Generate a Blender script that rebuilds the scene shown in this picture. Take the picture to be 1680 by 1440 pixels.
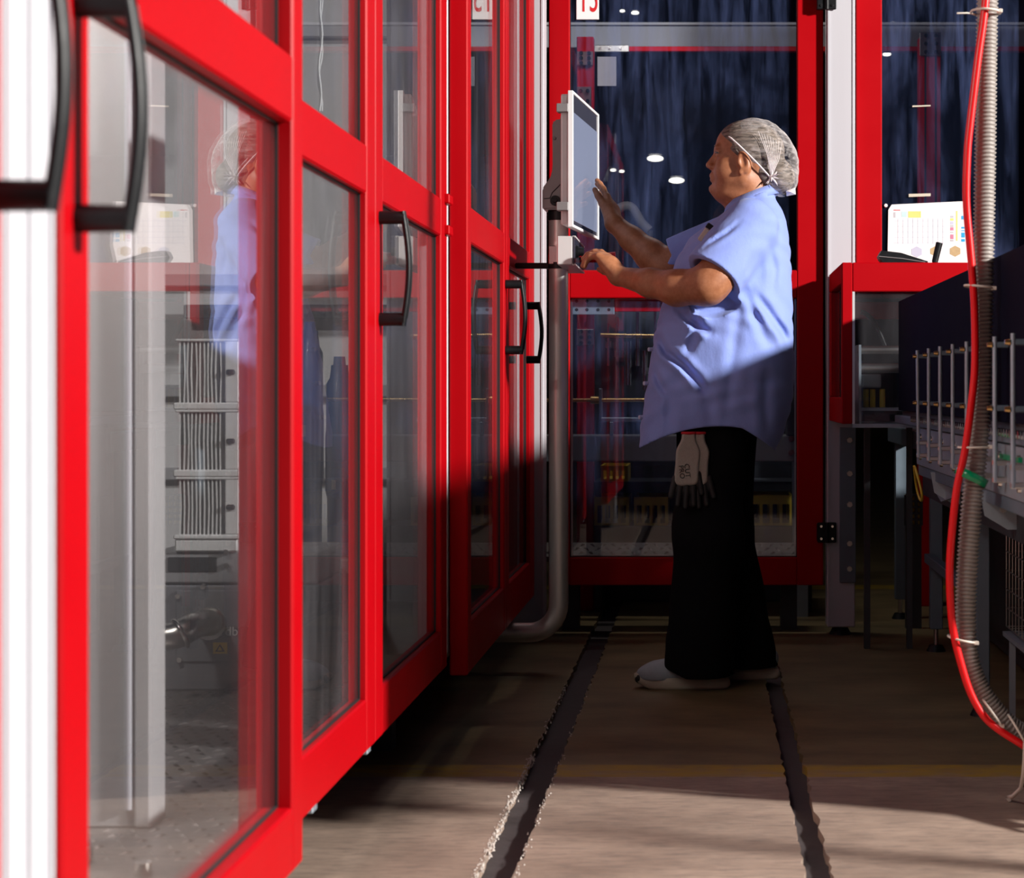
import bpy, bmesh, math, random
import numpy as np
from mathutils import Vector, Matrix

for _o in list(bpy.data.objects):
    bpy.data.objects.remove(_o)
random.seed(7)
SC = bpy.context.scene
COL = SC.collection

# ------------------------------------------------------------------ camera, world, light
FPX = 3070.0                    # focal length in pixels of a 1680 px wide frame
CAMZ = 0.885                    # eye height of the crouching photographer
VPX, VPY = 1160.0, 637.0        # where the aisle's parallels meet


def at(px, py, Y):
    """a point at depth Y that the 1680x1440 frame shows at (px, py)"""
    return Vector(((px - VPX) * Y / FPX, Y, CAMZ + (VPY - py) * Y / FPX))


cam_d = bpy.data.cameras.new('camera')
cam = bpy.data.objects.new('camera', cam_d)
COL.objects.link(cam)
cam.location = (0, 0, CAMZ)
cam.rotation_euler = (math.radians(90), 0, 0)
cam_d.sensor_width = 36.0
cam_d.sensor_fit = 'HORIZONTAL'
cam_d.lens = 36.0 * FPX / 1680.0
cam_d.shift_x = (840 - VPX) / 1680.0
cam_d.shift_y = -(720 - VPY) / 1680.0
cam_d.clip_start = 0.05
cam_d.clip_end = 200
cam_d.dof.use_dof = True
cam_d.dof.focus_distance = 5.55
cam_d.dof.aperture_fstop = 7.0
SC.camera = cam

world = bpy.data.worlds.new('hall_ambient')
SC.world = world
world.use_nodes = True
world.node_tree.nodes['Background'].inputs[0].default_value = (0.25, 0.45, 1.0, 1)
world.node_tree.nodes['Background'].inputs[1].default_value = 0.009

# low hard floodlight shining across the aisle from the right
FLOOD_POS = Vector((7.0, 1.35, 3.72))
fd = bpy.data.lights.new('flood_lamp', 'SPOT')
fd.energy = 6000
fd.color = (1.0, 0.955, 0.90)
fd.spot_size = math.radians(62)
fd.spot_blend = 0.25
fd.shadow_soft_size = 0.26
fl = bpy.data.objects.new('flood_lamp', fd)
COL.objects.link(fl)
fl.location = FLOOD_POS
fl.rotation_euler = (Vector((-0.3, 4.3, 1.2)) - FLOOD_POS).to_track_quat('-Z', 'Y').to_euler()

SC.view_settings.view_transform = 'Standard'
SC.view_settings.look = 'None'
SC.view_settings.gamma = 1.0
SC.view_settings.exposure = 0.0
SC.view_settings.use_curve_mapping = False
SC.cycles.transparent_max_bounces = 32
SC.cycles.max_bounces = 10
SC.cycles.diffuse_bounces = 2
SC.cycles.glossy_bounces = 6


# ------------------------------------------------------------------ materials
MATS = {}


def new_mat(name):
    m = bpy.data.materials.new(name)
    m.use_nodes = True
    MATS[name] = m
    nt = m.node_tree
    return m, nt, nt.nodes['Principled BSDF'], nt.nodes['Material Output']


def node(nt, t, **kw):
    n = nt.nodes.new(t)
    for k, v in kw.items():
        setattr(n, k, v)
    return n


def mixcol(nt, fac, a, b, blend='MIX'):
    n = nt.nodes.new('ShaderNodeMix')
    n.data_type = 'RGBA'
    n.blend_type = blend
    for sock, v in ((n.inputs[0], fac), (n.inputs[6], a), (n.inputs[7], b)):
        if hasattr(v, 'is_linked'):
            nt.links.new(v, sock)
        elif isinstance(v, (int, float)):
            sock.default_value = v
        else:
            sock.default_value = (*v, 1)
    return n.outputs[2]


def ramp(nt, fac, stops):
    n = nt.nodes.new('ShaderNodeValToRGB')
    nt.links.new(fac, n.inputs[0])
    e = n.color_ramp.elements
    while len(e) < len(stops):
        e.new(0.5)
    for i, (p, c) in enumerate(stops):
        e[i].position = p
        e[i].color = (c, c, c, 1) if isinstance(c, (int, float)) else (*c, 1)
    return n.outputs[0]


def noise(nt, scale, detail=4, rough=0.55, stretch=(1, 1, 1), vec=None, dist=0.0):
    if vec is None:
        tc = nt.nodes.new('ShaderNodeNewGeometry')
        vec = tc.outputs['Position']
    mp = nt.nodes.new('ShaderNodeMapping')
    mp.inputs['Scale'].default_value = stretch
    nt.links.new(vec, mp.inputs[0])
    n = nt.nodes.new('ShaderNodeTexNoise')
    n.inputs['Scale'].default_value = scale
    n.inputs['Detail'].default_value = detail
    n.inputs['Roughness'].default_value = rough
    n.inputs['Distortion'].default_value = dist
    nt.links.new(mp.outputs[0], n.inputs['Vector'])
    return n.outputs['Fac']


def bump(nt, b, h, strength, dist=0.002):
    n = nt.nodes.new('ShaderNodeBump')
    n.inputs['Strength'].default_value = strength
    n.inputs['Distance'].default_value = dist
    nt.links.new(h, n.inputs['Height'])
    nt.links.new(n.outputs[0], b.inputs['Normal'])


def mat(name, col, rough=0.5, metal=0.0, var=0.12, scale=18, stretch=(1, 1, 1), coat=0.0, bmp=0.0,
        bscale=None, emit=None, estr=0.0, spec=0.5):
    m, nt, b, o = new_mat(name)
    f = noise(nt, scale, 5, 0.6, stretch)
    dark = tuple(c * (1 - var) for c in col)
    light = tuple(min(1, c * (1 + var)) for c in col)
    c = mixcol(nt, f, dark, light)
    nt.links.new(c, b.inputs['Base Color'])
    r = nt.nodes.new('ShaderNodeMapRange')
    r.inputs[3].default_value = max(0.02, rough - 0.08)
    r.inputs[4].default_value = min(1, rough + 0.08)
    nt.links.new(f, r.inputs[0])
    nt.links.new(r.outputs[0], b.inputs['Roughness'])
    b.inputs['Metallic'].default_value = metal
    b.inputs['Coat Weight'].default_value = coat
    b.inputs['Coat Roughness'].default_value = 0.08
    b.inputs['Specular IOR Level'].default_value = spec
    if bmp:
        bump(nt, b, noise(nt, bscale or scale * 4, 4, 0.6, stretch), bmp)
    if emit:
        b.inputs['Emission Color'].default_value = (*emit, 1)
        b.inputs['Emission Strength'].default_value = estr
    return m


def glass_mat(name, tint, dust_col, dust_lo, dust_hi, stretch, scale, thr=0.45, swirl=1.2, ior=1.5):
    """clear sheet with a two-sided Fresnel sheen and a wiped, dusty film"""
    m, nt, b, o = new_mat(name)
    nt.nodes.remove(b)
    geo = node(nt, 'ShaderNodeNewGeometry')
    mr = node(nt, 'ShaderNodeMapRange')
    mr.inputs[3].default_value = ior
    mr.inputs[4].default_value = 1 / ior
    nt.links.new(geo.outputs['Backfacing'], mr.inputs[0])
    fr = node(nt, 'ShaderNodeFresnel')
    nt.links.new(mr.outputs[0], fr.inputs['IOR'])
    tr = node(nt, 'ShaderNodeBsdfTransparent')
    tr.inputs[0].default_value = (*tint, 1)
    gl = node(nt, 'ShaderNodeBsdfGlossy')
    gl.inputs['Roughness'].default_value = 0.0
    mx = node(nt, 'ShaderNodeMixShader')
    nt.links.new(fr.outputs[0], mx.inputs[0])
    nt.links.new(tr.outputs[0], mx.inputs[1])
    nt.links.new(gl.outputs[0], mx.inputs[2])
    n1 = noise(nt, scale, 6, 0.62, stretch, dist=swirl)
    n2 = noise(nt, min(2.6, scale * 0.22), 4, 0.55, (1, 1, 0.55), dist=0.8)
    n3 = noise(nt, scale * 7, 3, 0.6, (1, 1, 0.12))
    mul = node(nt, 'ShaderNodeMath', operation='MULTIPLY')
    nt.links.new(ramp(nt, n1, [(thr, 0.0), (thr + 0.28, 1.0)]), mul.inputs[0])
    nt.links.new(ramp(nt, n2, [(0.38, 0.05), (0.66, 1.0)]), mul.inputs[1])
    mul2 = node(nt, 'ShaderNodeMath', operation='MULTIPLY')
    nt.links.new(mul.outputs[0], mul2.inputs[0])
    nt.links.new(ramp(nt, n3, [(0.3, 0.55), (0.7, 1.0)]), mul2.inputs[1])
    rg = node(nt, 'ShaderNodeMapRange')
    rg.inputs[3].default_value = dust_lo
    rg.inputs[4].default_value = dust_hi
    nt.links.new(mul2.outputs[0], rg.inputs[0])
    df = node(nt, 'ShaderNodeBsdfDiffuse')
    df.inputs[0].default_value = (*dust_col, 1)
    mx2 = node(nt, 'ShaderNodeMixShader')
    nt.links.new(rg.outputs[0], mx2.inputs[0])
    nt.links.new(mx.outputs[0], mx2.inputs[1])
    nt.links.new(df.outputs[0], mx2.inputs[2])
    nt.links.new(mx2.outputs[0], o.inputs[0])
    return m


mat('red_paint', (0.42, 0.0003, 0.004), 0.44, var=0.08, scale=5, bmp=0.03, bscale=140, spec=0.13)
mat('white_profile', (0.56, 0.555, 0.60), 0.42, metal=0.0, var=0.03, scale=9, stretch=(3, 3, 0.2), bmp=0.03, bscale=60)
mat('black_plastic', (0.007, 0.008, 0.010), 0.42, var=0.25, scale=60, bmp=0.05, bscale=500, spec=0.3)
mat('black_gasket', (0.008, 0.008, 0.010), 0.7)
mat('steel', (0.62, 0.60, 0.58), 0.30, metal=1.0, var=0.10, scale=22, stretch=(1, 1, 0.15))
mat('pole_steel', (0.62, 0.59, 0.56), 0.36, metal=0.62, var=0.12, scale=14, stretch=(1, 1, 0.25), bmp=0.04, bscale=90)
mat('bright_steel', (0.80, 0.78, 0.75), 0.18, metal=1.0, var=0.06)
mat('brass', (0.72, 0.48, 0.20), 0.28, metal=1.0, var=0.10)
mat('grey_enamel', (0.27, 0.265, 0.275), 0.45, var=0.06, scale=8, bmp=0.02)
mat('grey_cabinet', (0.20, 0.20, 0.22), 0.42, var=0.08, scale=7, bmp=0.02)
mat('pale_panel', (0.50, 0.485, 0.49), 0.55, var=0.07, scale=5)
mat('galvanised', (0.34, 0.40, 0.46), 0.48, metal=0.55, var=0.18, scale=30, bmp=0.03)
mat('bluish_steel', (0.16, 0.21, 0.26), 0.45, metal=0.4, var=0.15, scale=20)
mat('dark_machine', (0.035, 0.038, 0.045), 0.5, var=0.3, scale=12)
mat('navy_acrylic', (0.005, 0.005, 0.014), 0.85, var=0.2, scale=6, spec=0.04)
mat('robot_blue', (0.008, 0.12, 0.46), 0.40, var=0.12, scale=10, coat=0.2)
mat('grey_housing', (0.22, 0.205, 0.21), 0.38, var=0.05, scale=20, bmp=0.03, bscale=400)
mat('aluminium', (0.74, 0.73, 0.73), 0.38, metal=0.25, var=0.04, scale=14)
mat('yellow_plastic', (0.55, 0.38, 0.03), 0.5, var=0.15)
mat('yellow_label', (0.80, 0.55, 0.01), 0.5, var=0.05)
mat('print_black', (0.010, 0.010, 0.012), 0.6)
mat('print_white', (0.80, 0.80, 0.80), 0.6)
mat('print_red', (0.62, 0.01, 0.015), 0.55)
mat('print_blue', (0.02, 0.38, 0.72), 0.55)
mat('print_yellow', (0.80, 0.72, 0.22), 0.55)
mat('print_cyan', (0.55, 0.76, 0.78), 0.55)
mat('print_pink', (0.62, 0.22, 0.33), 0.55)
mat('print_grey', (0.52, 0.51, 0.55), 0.6)
mat('print_lilac', (0.55, 0.56, 0.70), 0.6)
mat('print_tan', (0.52, 0.38, 0.20), 0.6, var=0.25, scale=90)
mat('paper', (0.88, 0.87, 0.88), 0.6, var=0.02)
mat('old_paper', (0.42, 0.38, 0.36), 0.7, var=0.06)
mat('sign_white', (0.86, 0.85, 0.86), 0.5, var=0.02)
mat('estop_red', (0.75, 0.004, 0.012), 0.3, var=0.05, coat=0.3)
mat('hose_grey', (0.30, 0.265, 0.245), 0.42, var=0.18, scale=40, bmp=0.05)
mat('cable_red', (0.78, 0.003, 0.006), 0.36, var=0.08)
mat('tie_white', (0.72, 0.64, 0.56), 0.5)
mat('tape_green', (0.0, 0.26, 0.10), 0.22, var=0.2, coat=0.4)
mat('lamp_white', (0.9, 0.9, 0.85), 0.5, emit=(1.0, 0.90, 0.72), estr=6)
mat('hall_dark', (0.030, 0.036, 0.055), 0.8, var=0.3, scale=0.6)
mat('roof_brown', (0.06, 0.035, 0.028), 0.8, var=0.3, scale=0.5)
mat('tread_plate', (0.30, 0.27, 0.26), 0.42, metal=0.6, var=0.25, scale=7, bmp=0.05)
mat('shoe_grey', (0.36, 0.42, 0.47), 0.7, var=0.12, scale=120, bmp=0.15, bscale=600)
mat('shoe_sole', (0.46, 0.42, 0.33), 0.6, var=0.1)
mat('trouser_black', (0.006, 0.0065, 0.008), 0.85, var=0.3, scale=150, bmp=0.05, bscale=900, spec=0.08)
mat('glove_knit', (0.36, 0.34, 0.30), 0.9, var=0.22, scale=260, bmp=0.2, bscale=700)
mat('glove_dip', (0.010, 0.011, 0.013), 0.55, var=0.2)
mat('glove_cuff', (0.50, 0.01, 0.02), 0.8)
mat('tag_beige', (0.60, 0.55, 0.45), 0.5, var=0.05)
mat('eye_white', (0.72, 0.68, 0.64), 0.25)
mat('iris', (0.05, 0.06, 0.06), 0.2)
mat('button_pearl', (0.50, 0.55, 0.75), 0.3)

glass_mat('door_glass', (0.95, 0.96, 0.97), (0.62, 0.60, 0.66), 0.010, 0.07, (1, 1, 0.16), 9, 0.42, 0.6, 1.75)
glass_mat('back_glass', (0.86, 0.89, 0.94), (0.24, 0.33, 0.72), 0.006, 0.16, (1.0, 1, 0.11), 24, 0.40, 0.5)

# screen: glossy face, softly lit display
m, nt, b, o = new_mat('screen_face')
b.inputs['Base Color'].default_value = (0.05, 0.055, 0.07, 1)
b.inputs['Roughness'].default_value = 0.06
b.inputs['Emission Color'].default_value = (0.50, 0.56, 0.80, 1)
b.inputs['Emission Strength'].default_value = 0.42
mat('screen_border', (0.05, 0.05, 0.07), 0.12, var=0.05)

# skin: warm, freckled; lips a shade redder
m, nt, b, o = new_mat('skin')
f1 = noise(nt, 55, 5, 0.65)
f2 = noise(nt, 420, 3, 0.6)
c = mixcol(nt, ramp(nt, f1, [(0.3, 0.0), (0.7, 1.0)]), (0.34, 0.125, 0.055), (0.47, 0.20, 0.10))
c = mixcol(nt, ramp(nt, f2, [(0.60, 0.0), (0.72, 0.45)]), c, (0.25, 0.08, 0.035))
nt.links.new(c, b.inputs['Base Color'])
b.inputs['Roughness'].default_value = 0.46
b.inputs['Subsurface Weight'].default_value = 0.0
bump(nt, b, noise(nt, 300, 4, 0.6), 0.12, 0.002)

# shirt: pale blue woven cotton
m, nt, b, o = new_mat('shirt_cloth')
f1 = noise(nt, 900, 2, 0.5, (1, 1, 0.3))
f2 = noise(nt, 12, 4, 0.5)
c = mixcol(nt, f1, (0.20, 0.285, 0.70), (0.275, 0.37, 0.82))
c = mixcol(nt, ramp(nt, f2, [(0.35, 0.0), (0.7, 0.25)]), c, (0.30, 0.37, 0.80))
nt.links.new(c, b.inputs['Base Color'])
b.inputs['Roughness'].default_value = 0.85
b.inputs['Sheen Weight'].default_value = 0.15
bump(nt, b, noise(nt, 28, 4, 0.55, (1, 1, 0.6)), 0.35, 0.006)

# hair seen through the net
m, nt, b, o = new_mat('hair')
f1 = noise(nt, 60, 5, 0.7, (0.35, 1.0, 2.6), dist=0.6)
c = mixcol(nt, ramp(nt, f1, [(0.36, 0.0), (0.66, 1.0)]), (0.045, 0.036, 0.032), (0.33, 0.27, 0.23))
nt.links.new(c, b.inputs['Base Color'])
b.inputs['Roughness'].default_value = 0.55
bump(nt, b, f1, 0.5, 0.004)

# hairnet: fine white mesh, mostly see-through
m, nt, b, o = new_mat('net')
nt.nodes.remove(b)
tr = node(nt, 'ShaderNodeBsdfTransparent')
df = node(nt, 'ShaderNodeBsdfDiffuse')
df.inputs[0].default_value = (0.86, 0.80, 0.80, 1)
lw = node(nt, 'ShaderNodeLayerWeight')
lw.inputs[0].default_value = 0.35
f1 = noise(nt, 24, 5, 0.7, (0.8, 1, 2.2), dist=1.4)
add = node(nt, 'ShaderNodeMath', operation='ADD')
nt.links.new(ramp(nt, lw.outputs['Facing'], [(0.15, 0.0), (0.9, 0.46)]), add.inputs[0])
nt.links.new(ramp(nt, f1, [(0.46, 0.0), (0.70, 0.30)]), add.inputs[1])
mx = node(nt, 'ShaderNodeMixShader')
nt.links.new(add.outputs[0], mx.inputs[0])
nt.links.new(tr.outputs[0], mx.inputs[1])
nt.links.new(df.outputs[0], mx.inputs[2])
nt.links.new(mx.outputs[0], o.inputs[0])
mat('elastic_white', (0.84, 0.78, 0.78), 0.8)

# concrete floor with a worn yellow line across the aisle
m, nt, b, o = new_mat('concrete')
n1 = noise(nt, 3.2, 7, 0.65, (1.0, 1.6, 1))
n2 = noise(nt, 40, 6, 0.7, (0.35, 1.6, 1))
n3 = noise(nt, 220, 3, 0.6)
c = mixcol(nt, ramp(nt, n1, [(0.28, 0.0), (0.72, 1.0)]), (0.23, 0.165, 0.13), (0.45, 0.335, 0.265))
c = mixcol(nt, ramp(nt, n2, [(0.36, 0.5), (0.54, 0.0)]), c, (0.13, 0.105, 0.095))
c = mixcol(nt, ramp(nt, n3, [(0.64, 0.0), (0.74, 0.5)]), c, (0.52, 0.45, 0.40))
geo = node(nt, 'ShaderNodeNewGeometry')
sx = node(nt, 'ShaderNodeSeparateXYZ')
nt.links.new(geo.outputs['Position'], sx.inputs[0])


def stripe(y0, y1):
    a = node(nt, 'ShaderNodeMath', operation='GREATER_THAN')
    a.inputs[1].default_value = y0
    nt.links.new(sx.outputs['Y'], a.inputs[0])
    bb = node(nt, 'ShaderNodeMath', operation='LESS_THAN')
    bb.inputs[1].default_value = y1
    nt.links.new(sx.outputs['Y'], bb.inputs[0])
    mm = node(nt, 'ShaderNodeMath', operation='MULTIPLY')
    nt.links.new(a.outputs[0], mm.inputs[0])
    nt.links.new(bb.outputs[0], mm.inputs[1])
    return mm.outputs[0]


# beyond the line: olive-brown coating, its colour darkened to deepen the shade there
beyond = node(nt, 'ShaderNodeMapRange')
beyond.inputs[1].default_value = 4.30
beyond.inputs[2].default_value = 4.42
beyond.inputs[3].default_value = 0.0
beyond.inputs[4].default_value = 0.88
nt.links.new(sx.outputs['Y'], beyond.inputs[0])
coat_shade_c = mixcol(nt, ramp(nt, n1, [(0.3, 0.0), (0.7, 1.0)]), (0.085, 0.062, 0.022), (0.20, 0.145, 0.055))
c = mixcol(nt, beyond.outputs[0], c, coat_shade_c)
wear = ramp(nt, noise(nt, 14, 6, 0.7, (0.6, 1.5, 1)), [(0.36, 0.25), (0.58, 0.95)])
for y0, y1 in ((4.265, 4.40), (8.25, 8.42)):
    mm = node(nt, 'ShaderNodeMath', operation='MULTIPLY')
    nt.links.new(stripe(y0, y1), mm.inputs[0])
    nt.links.new(wear, mm.inputs[1])
    c = mixcol(nt, mm.outputs[0], c, (0.42, 0.27, 0.015))
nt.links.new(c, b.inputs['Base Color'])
b.inputs['Roughness'].default_value = 0.55
bump(nt, b, n2, 0.25, 0.003)
mat('joint_dark', (0.055, 0.044, 0.046), 0.75, var=0.5, scale=30, bmp=0.4, bscale=60)
mat('joint_chalk', (0.52, 0.46, 0.42), 0.85, var=0.2, scale=60)


# ------------------------------------------------------------------ mesh builder
class MB:
    def __init__(s):
        s.v = []
        s.f = []
        s.smooth = []

    def add(s, vs, fs, smooth=False):
        n = len(s.v)
        s.v += [Vector(p) for p in vs]
        s.f += [tuple(i + n for i in f) for f in fs]
        s.smooth += [smooth] * len(fs)
        return s

    def box(s, x0, x1, y0, y1, z0, z1, bev=0.0):
        x0, x1 = min(x0, x1), max(x0, x1)
        y0, y1 = min(y0, y1), max(y0, y1)
        z0, z1 = min(z0, z1), max(z0, z1)
        if not bev:
            vs = [(x0, y0, z0), (x1, y0, z0), (x1, y1, z0), (x0, y1, z0), (x0, y0, z1), (x1, y0, z1), (x1, y1, z1), (x0, y1, z1)]
            return s.add(vs, [(0, 3, 2, 1), (4, 5, 6, 7), (0, 1, 5, 4), (1, 2, 6, 5), (2, 3, 7, 6), (3, 0, 4, 7)])
        bm = bmesh.new()
        bmesh.ops.create_cube(bm, size=1)
        for v in bm.verts:
            v.co = Vector((x0 + (v.co.x + .5) * (x1 - x0), y0 + (v.co.y + .5) * (y1 - y0), z0 + (v.co.z + .5) * (z1 - z0)))
        bev = min(bev, 0.45 * min(x1 - x0, y1 - y0, z1 - z0))
        bmesh.ops.bevel(bm, geom=bm.edges[:], offset=bev, segments=2 if bev > 0.004 else 1, affect='EDGES', profile=0.6)
        s.addbm(bm)
        return s

    def addbm(s, bm, smooth=False):
        bm.verts.index_update()
        s.add([v.co.copy() for v in bm.verts], [[v.index for v in f.verts] for f in bm.faces], smooth)
        bm.free()

    def cyl(s, p0, p1, r0, r1=None, n=16, cap=True):
        r1 = r0 if r1 is None else r1
        p0, p1 = Vector(p0), Vector(p1)
        d = (p1 - p0).normalized()
        a = d.orthogonal().normalized()
        b = d.cross(a)
        vs, fs = [], []
        for p, r in ((p0, r0), (p1, r1)):
            for i in range(n):
                t = 2 * math.pi * i / n
                vs.append(p + a * math.cos(t) * r + b * math.sin(t) * r)
        for i in range(n):
            j = (i + 1) % n
            fs.append((i, j, n + j, n + i))
        s.add(vs, fs, True)
        if cap:
            s.add(vs[:n], [tuple(range(n - 1, -1, -1))])
            s.add(vs[n:], [tuple(range(n))])
        return s

    def tube(s, pts, r, n=12, cap=True, flat=1.0, up=None):
        """swept tube; r number or list; flat squeezes the second axis"""
        pts = [Vector(p) for p in pts]
        m = len(pts)
        rs = r if isinstance(r, (list, tuple)) else [r] * m
        tang = []
        for i in range(m):
            a = pts[max(0, i - 1)]
            b = pts[min(m - 1, i + 1)]
            tang.append((b - a).normalized())
        nrm = (up.copy() if up else tang[0].orthogonal())
        vs, fs = [], []
        for i in range(m):
            t = tang[i]
            nrm = (nrm - t * nrm.dot(t)).normalized()
            bi = t.cross(nrm)
            for k in range(n):
                th = 2 * math.pi * k / n
                vs.append(pts[i] + nrm * math.cos(th) * rs[i] + bi * math.sin(th) * rs[i] * flat)
        for i in range(m - 1):
            for k in range(n):
                k2 = (k + 1) % n
                fs.append((i * n + k, i * n + k2, (i + 1) * n + k2, (i + 1) * n + k))
        s.add(vs, fs, True)
        if cap:
            s.add(vs[:n], [tuple(range(n - 1, -1, -1))])
            s.add(vs[-n:], [tuple(range(n))])
        return s

    def ring(s, c, axis, R, r, n=24, k=8, ell=1.0, a=None):
        c = Vector(c)
        axis = Vector(axis).normalized()
        a = Vector(a).normalized() if a else axis.orthogonal().normalized()
        b = axis.cross(a)
        vs, fs = [], []
        for i in range(n):
            t = 2 * math.pi * i / n
            d = a * math.cos(t) * R + b * math.sin(t) * R * ell
            dn = d.normalized()
            for j in range(k):
                u = 2 * math.pi * j / k
                vs.append(c + d + dn * math.cos(u) * r + axis * math.sin(u) * r)
        for i in range(n):
            for j in range(k):
                i2, j2 = (i + 1) % n, (j + 1) % k
                fs.append((i * k + j, i2 * k + j, i2 * k + j2, i * k + j2))
        return s.add(vs, fs, True)

    def prism(s, poly, y0, y1, axis='Y'):
        """polygon in the plane across axis, extruded along it"""
        n = len(poly)
        def m(p, t):
            if axis == 'Y':
                return (p[0], t, p[1])
            if axis == 'X':
                return (t, p[0], p[1])
            return (p[0], p[1], t)
        vs = [m(p, y0) for p in poly] + [m(p, y1) for p in poly]
        fs = [tuple(range(n)), tuple(range(2 * n - 1, n - 1, -1))]
        for i in range(n):
            j = (i + 1) % n
            fs.append((i, n + i, n + j, j))
        return s.add(vs, fs)

    def sphere(s, c, r, sc=(1, 1, 1), n=12, m=8):
        bm = bmesh.new()
        bmesh.ops.create_uvsphere(bm, u_segments=n, v_segments=m, radius=r)
        for v in bm.verts:
            v.co = Vector((v.co.x * sc[0], v.co.y * sc[1], v.co.z * sc[2])) + Vector(c)
        s.addbm(bm, True)
        return s

    def xform(s, M):
        s.v = [M @ p for p in s.v]
        return s

    def mesh(s, name, origin):
        me = bpy.data.meshes.new(name)
        o = Vector(origin)
        me.from_pydata([tuple(p - o) for p in s.v], [], s.f)
        me.polygons.foreach_set('use_smooth', s.smooth)
        bm = bmesh.new()
        bm.from_mesh(me)
        bmesh.ops.recalc_face_normals(bm, faces=bm.faces)
        bm.to_mesh(me)
        bm.free()
        return me

    def base(s):
        xs = [p.x for p in s.v]
        ys = [p.y for p in s.v]
        return Vector(((min(xs) + max(xs)) / 2, (min(ys) + max(ys)) / 2, min(p.z for p in s.v)))


def tag(o, label=None, cat=None, group=None, kind=None):
    if label:
        o['label'] = label
    if cat:
        o['category'] = cat
    if group:
        o['group'] = group
    if kind:
        o['kind'] = kind
    return o


def thing(name, loc, label, cat, group=None):
    o = bpy.data.objects.new(name, None)
    COL.objects.link(o)
    o.empty_display_size = 0.05
    o.location = loc
    return tag(o, label, cat, group)


def root_loc(p):
    while p.parent:
        p = p.parent
    return p.location.copy()


def part(name, mb, material, parent, label=None, kind=None):
    org = root_loc(parent)
    me = mb.mesh(name, org) if isinstance(mb, MB) else mb
    me.materials.clear()
    me.materials.append(MATS[material])
    o = bpy.data.objects.new(name, me)
    COL.objects.link(o)
    o.parent = parent
    if label:
        o['label'] = label
    if kind:
        o['kind'] = kind
    return o


def single(name, mb, material, label=None, cat=None, group=None, kind=None):
    org = mb.base()
    me = mb.mesh(name, org)
    me.materials.append(MATS[material])
    o = bpy.data.objects.new(name, me)
    COL.objects.link(o)
    o.location = org
    return tag(o, label, cat, group, kind)


def text_mb(txt, size, M, extrude=0.0006):
    cu = bpy.data.curves.new('lettering', 'FONT')
    cu.body = txt
    cu.size = size
    cu.extrude = extrude
    cu.align_x = 'CENTER'
    cu.align_y = 'CENTER'
    ob = bpy.data.objects.new('lettering', cu)
    COL.objects.link(ob)
    dg = bpy.context.evaluated_depsgraph_get()
    me = bpy.data.meshes.new_from_object(ob.evaluated_get(dg))
    mb = MB()
    mb.add([M @ v.co for v in me.vertices], [tuple(p.vertices) for p in me.polygons])
    bpy.data.objects.remove(ob)
    bpy.data.curves.remove(cu)
    bpy.data.meshes.remove(me)
    return mb


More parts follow.
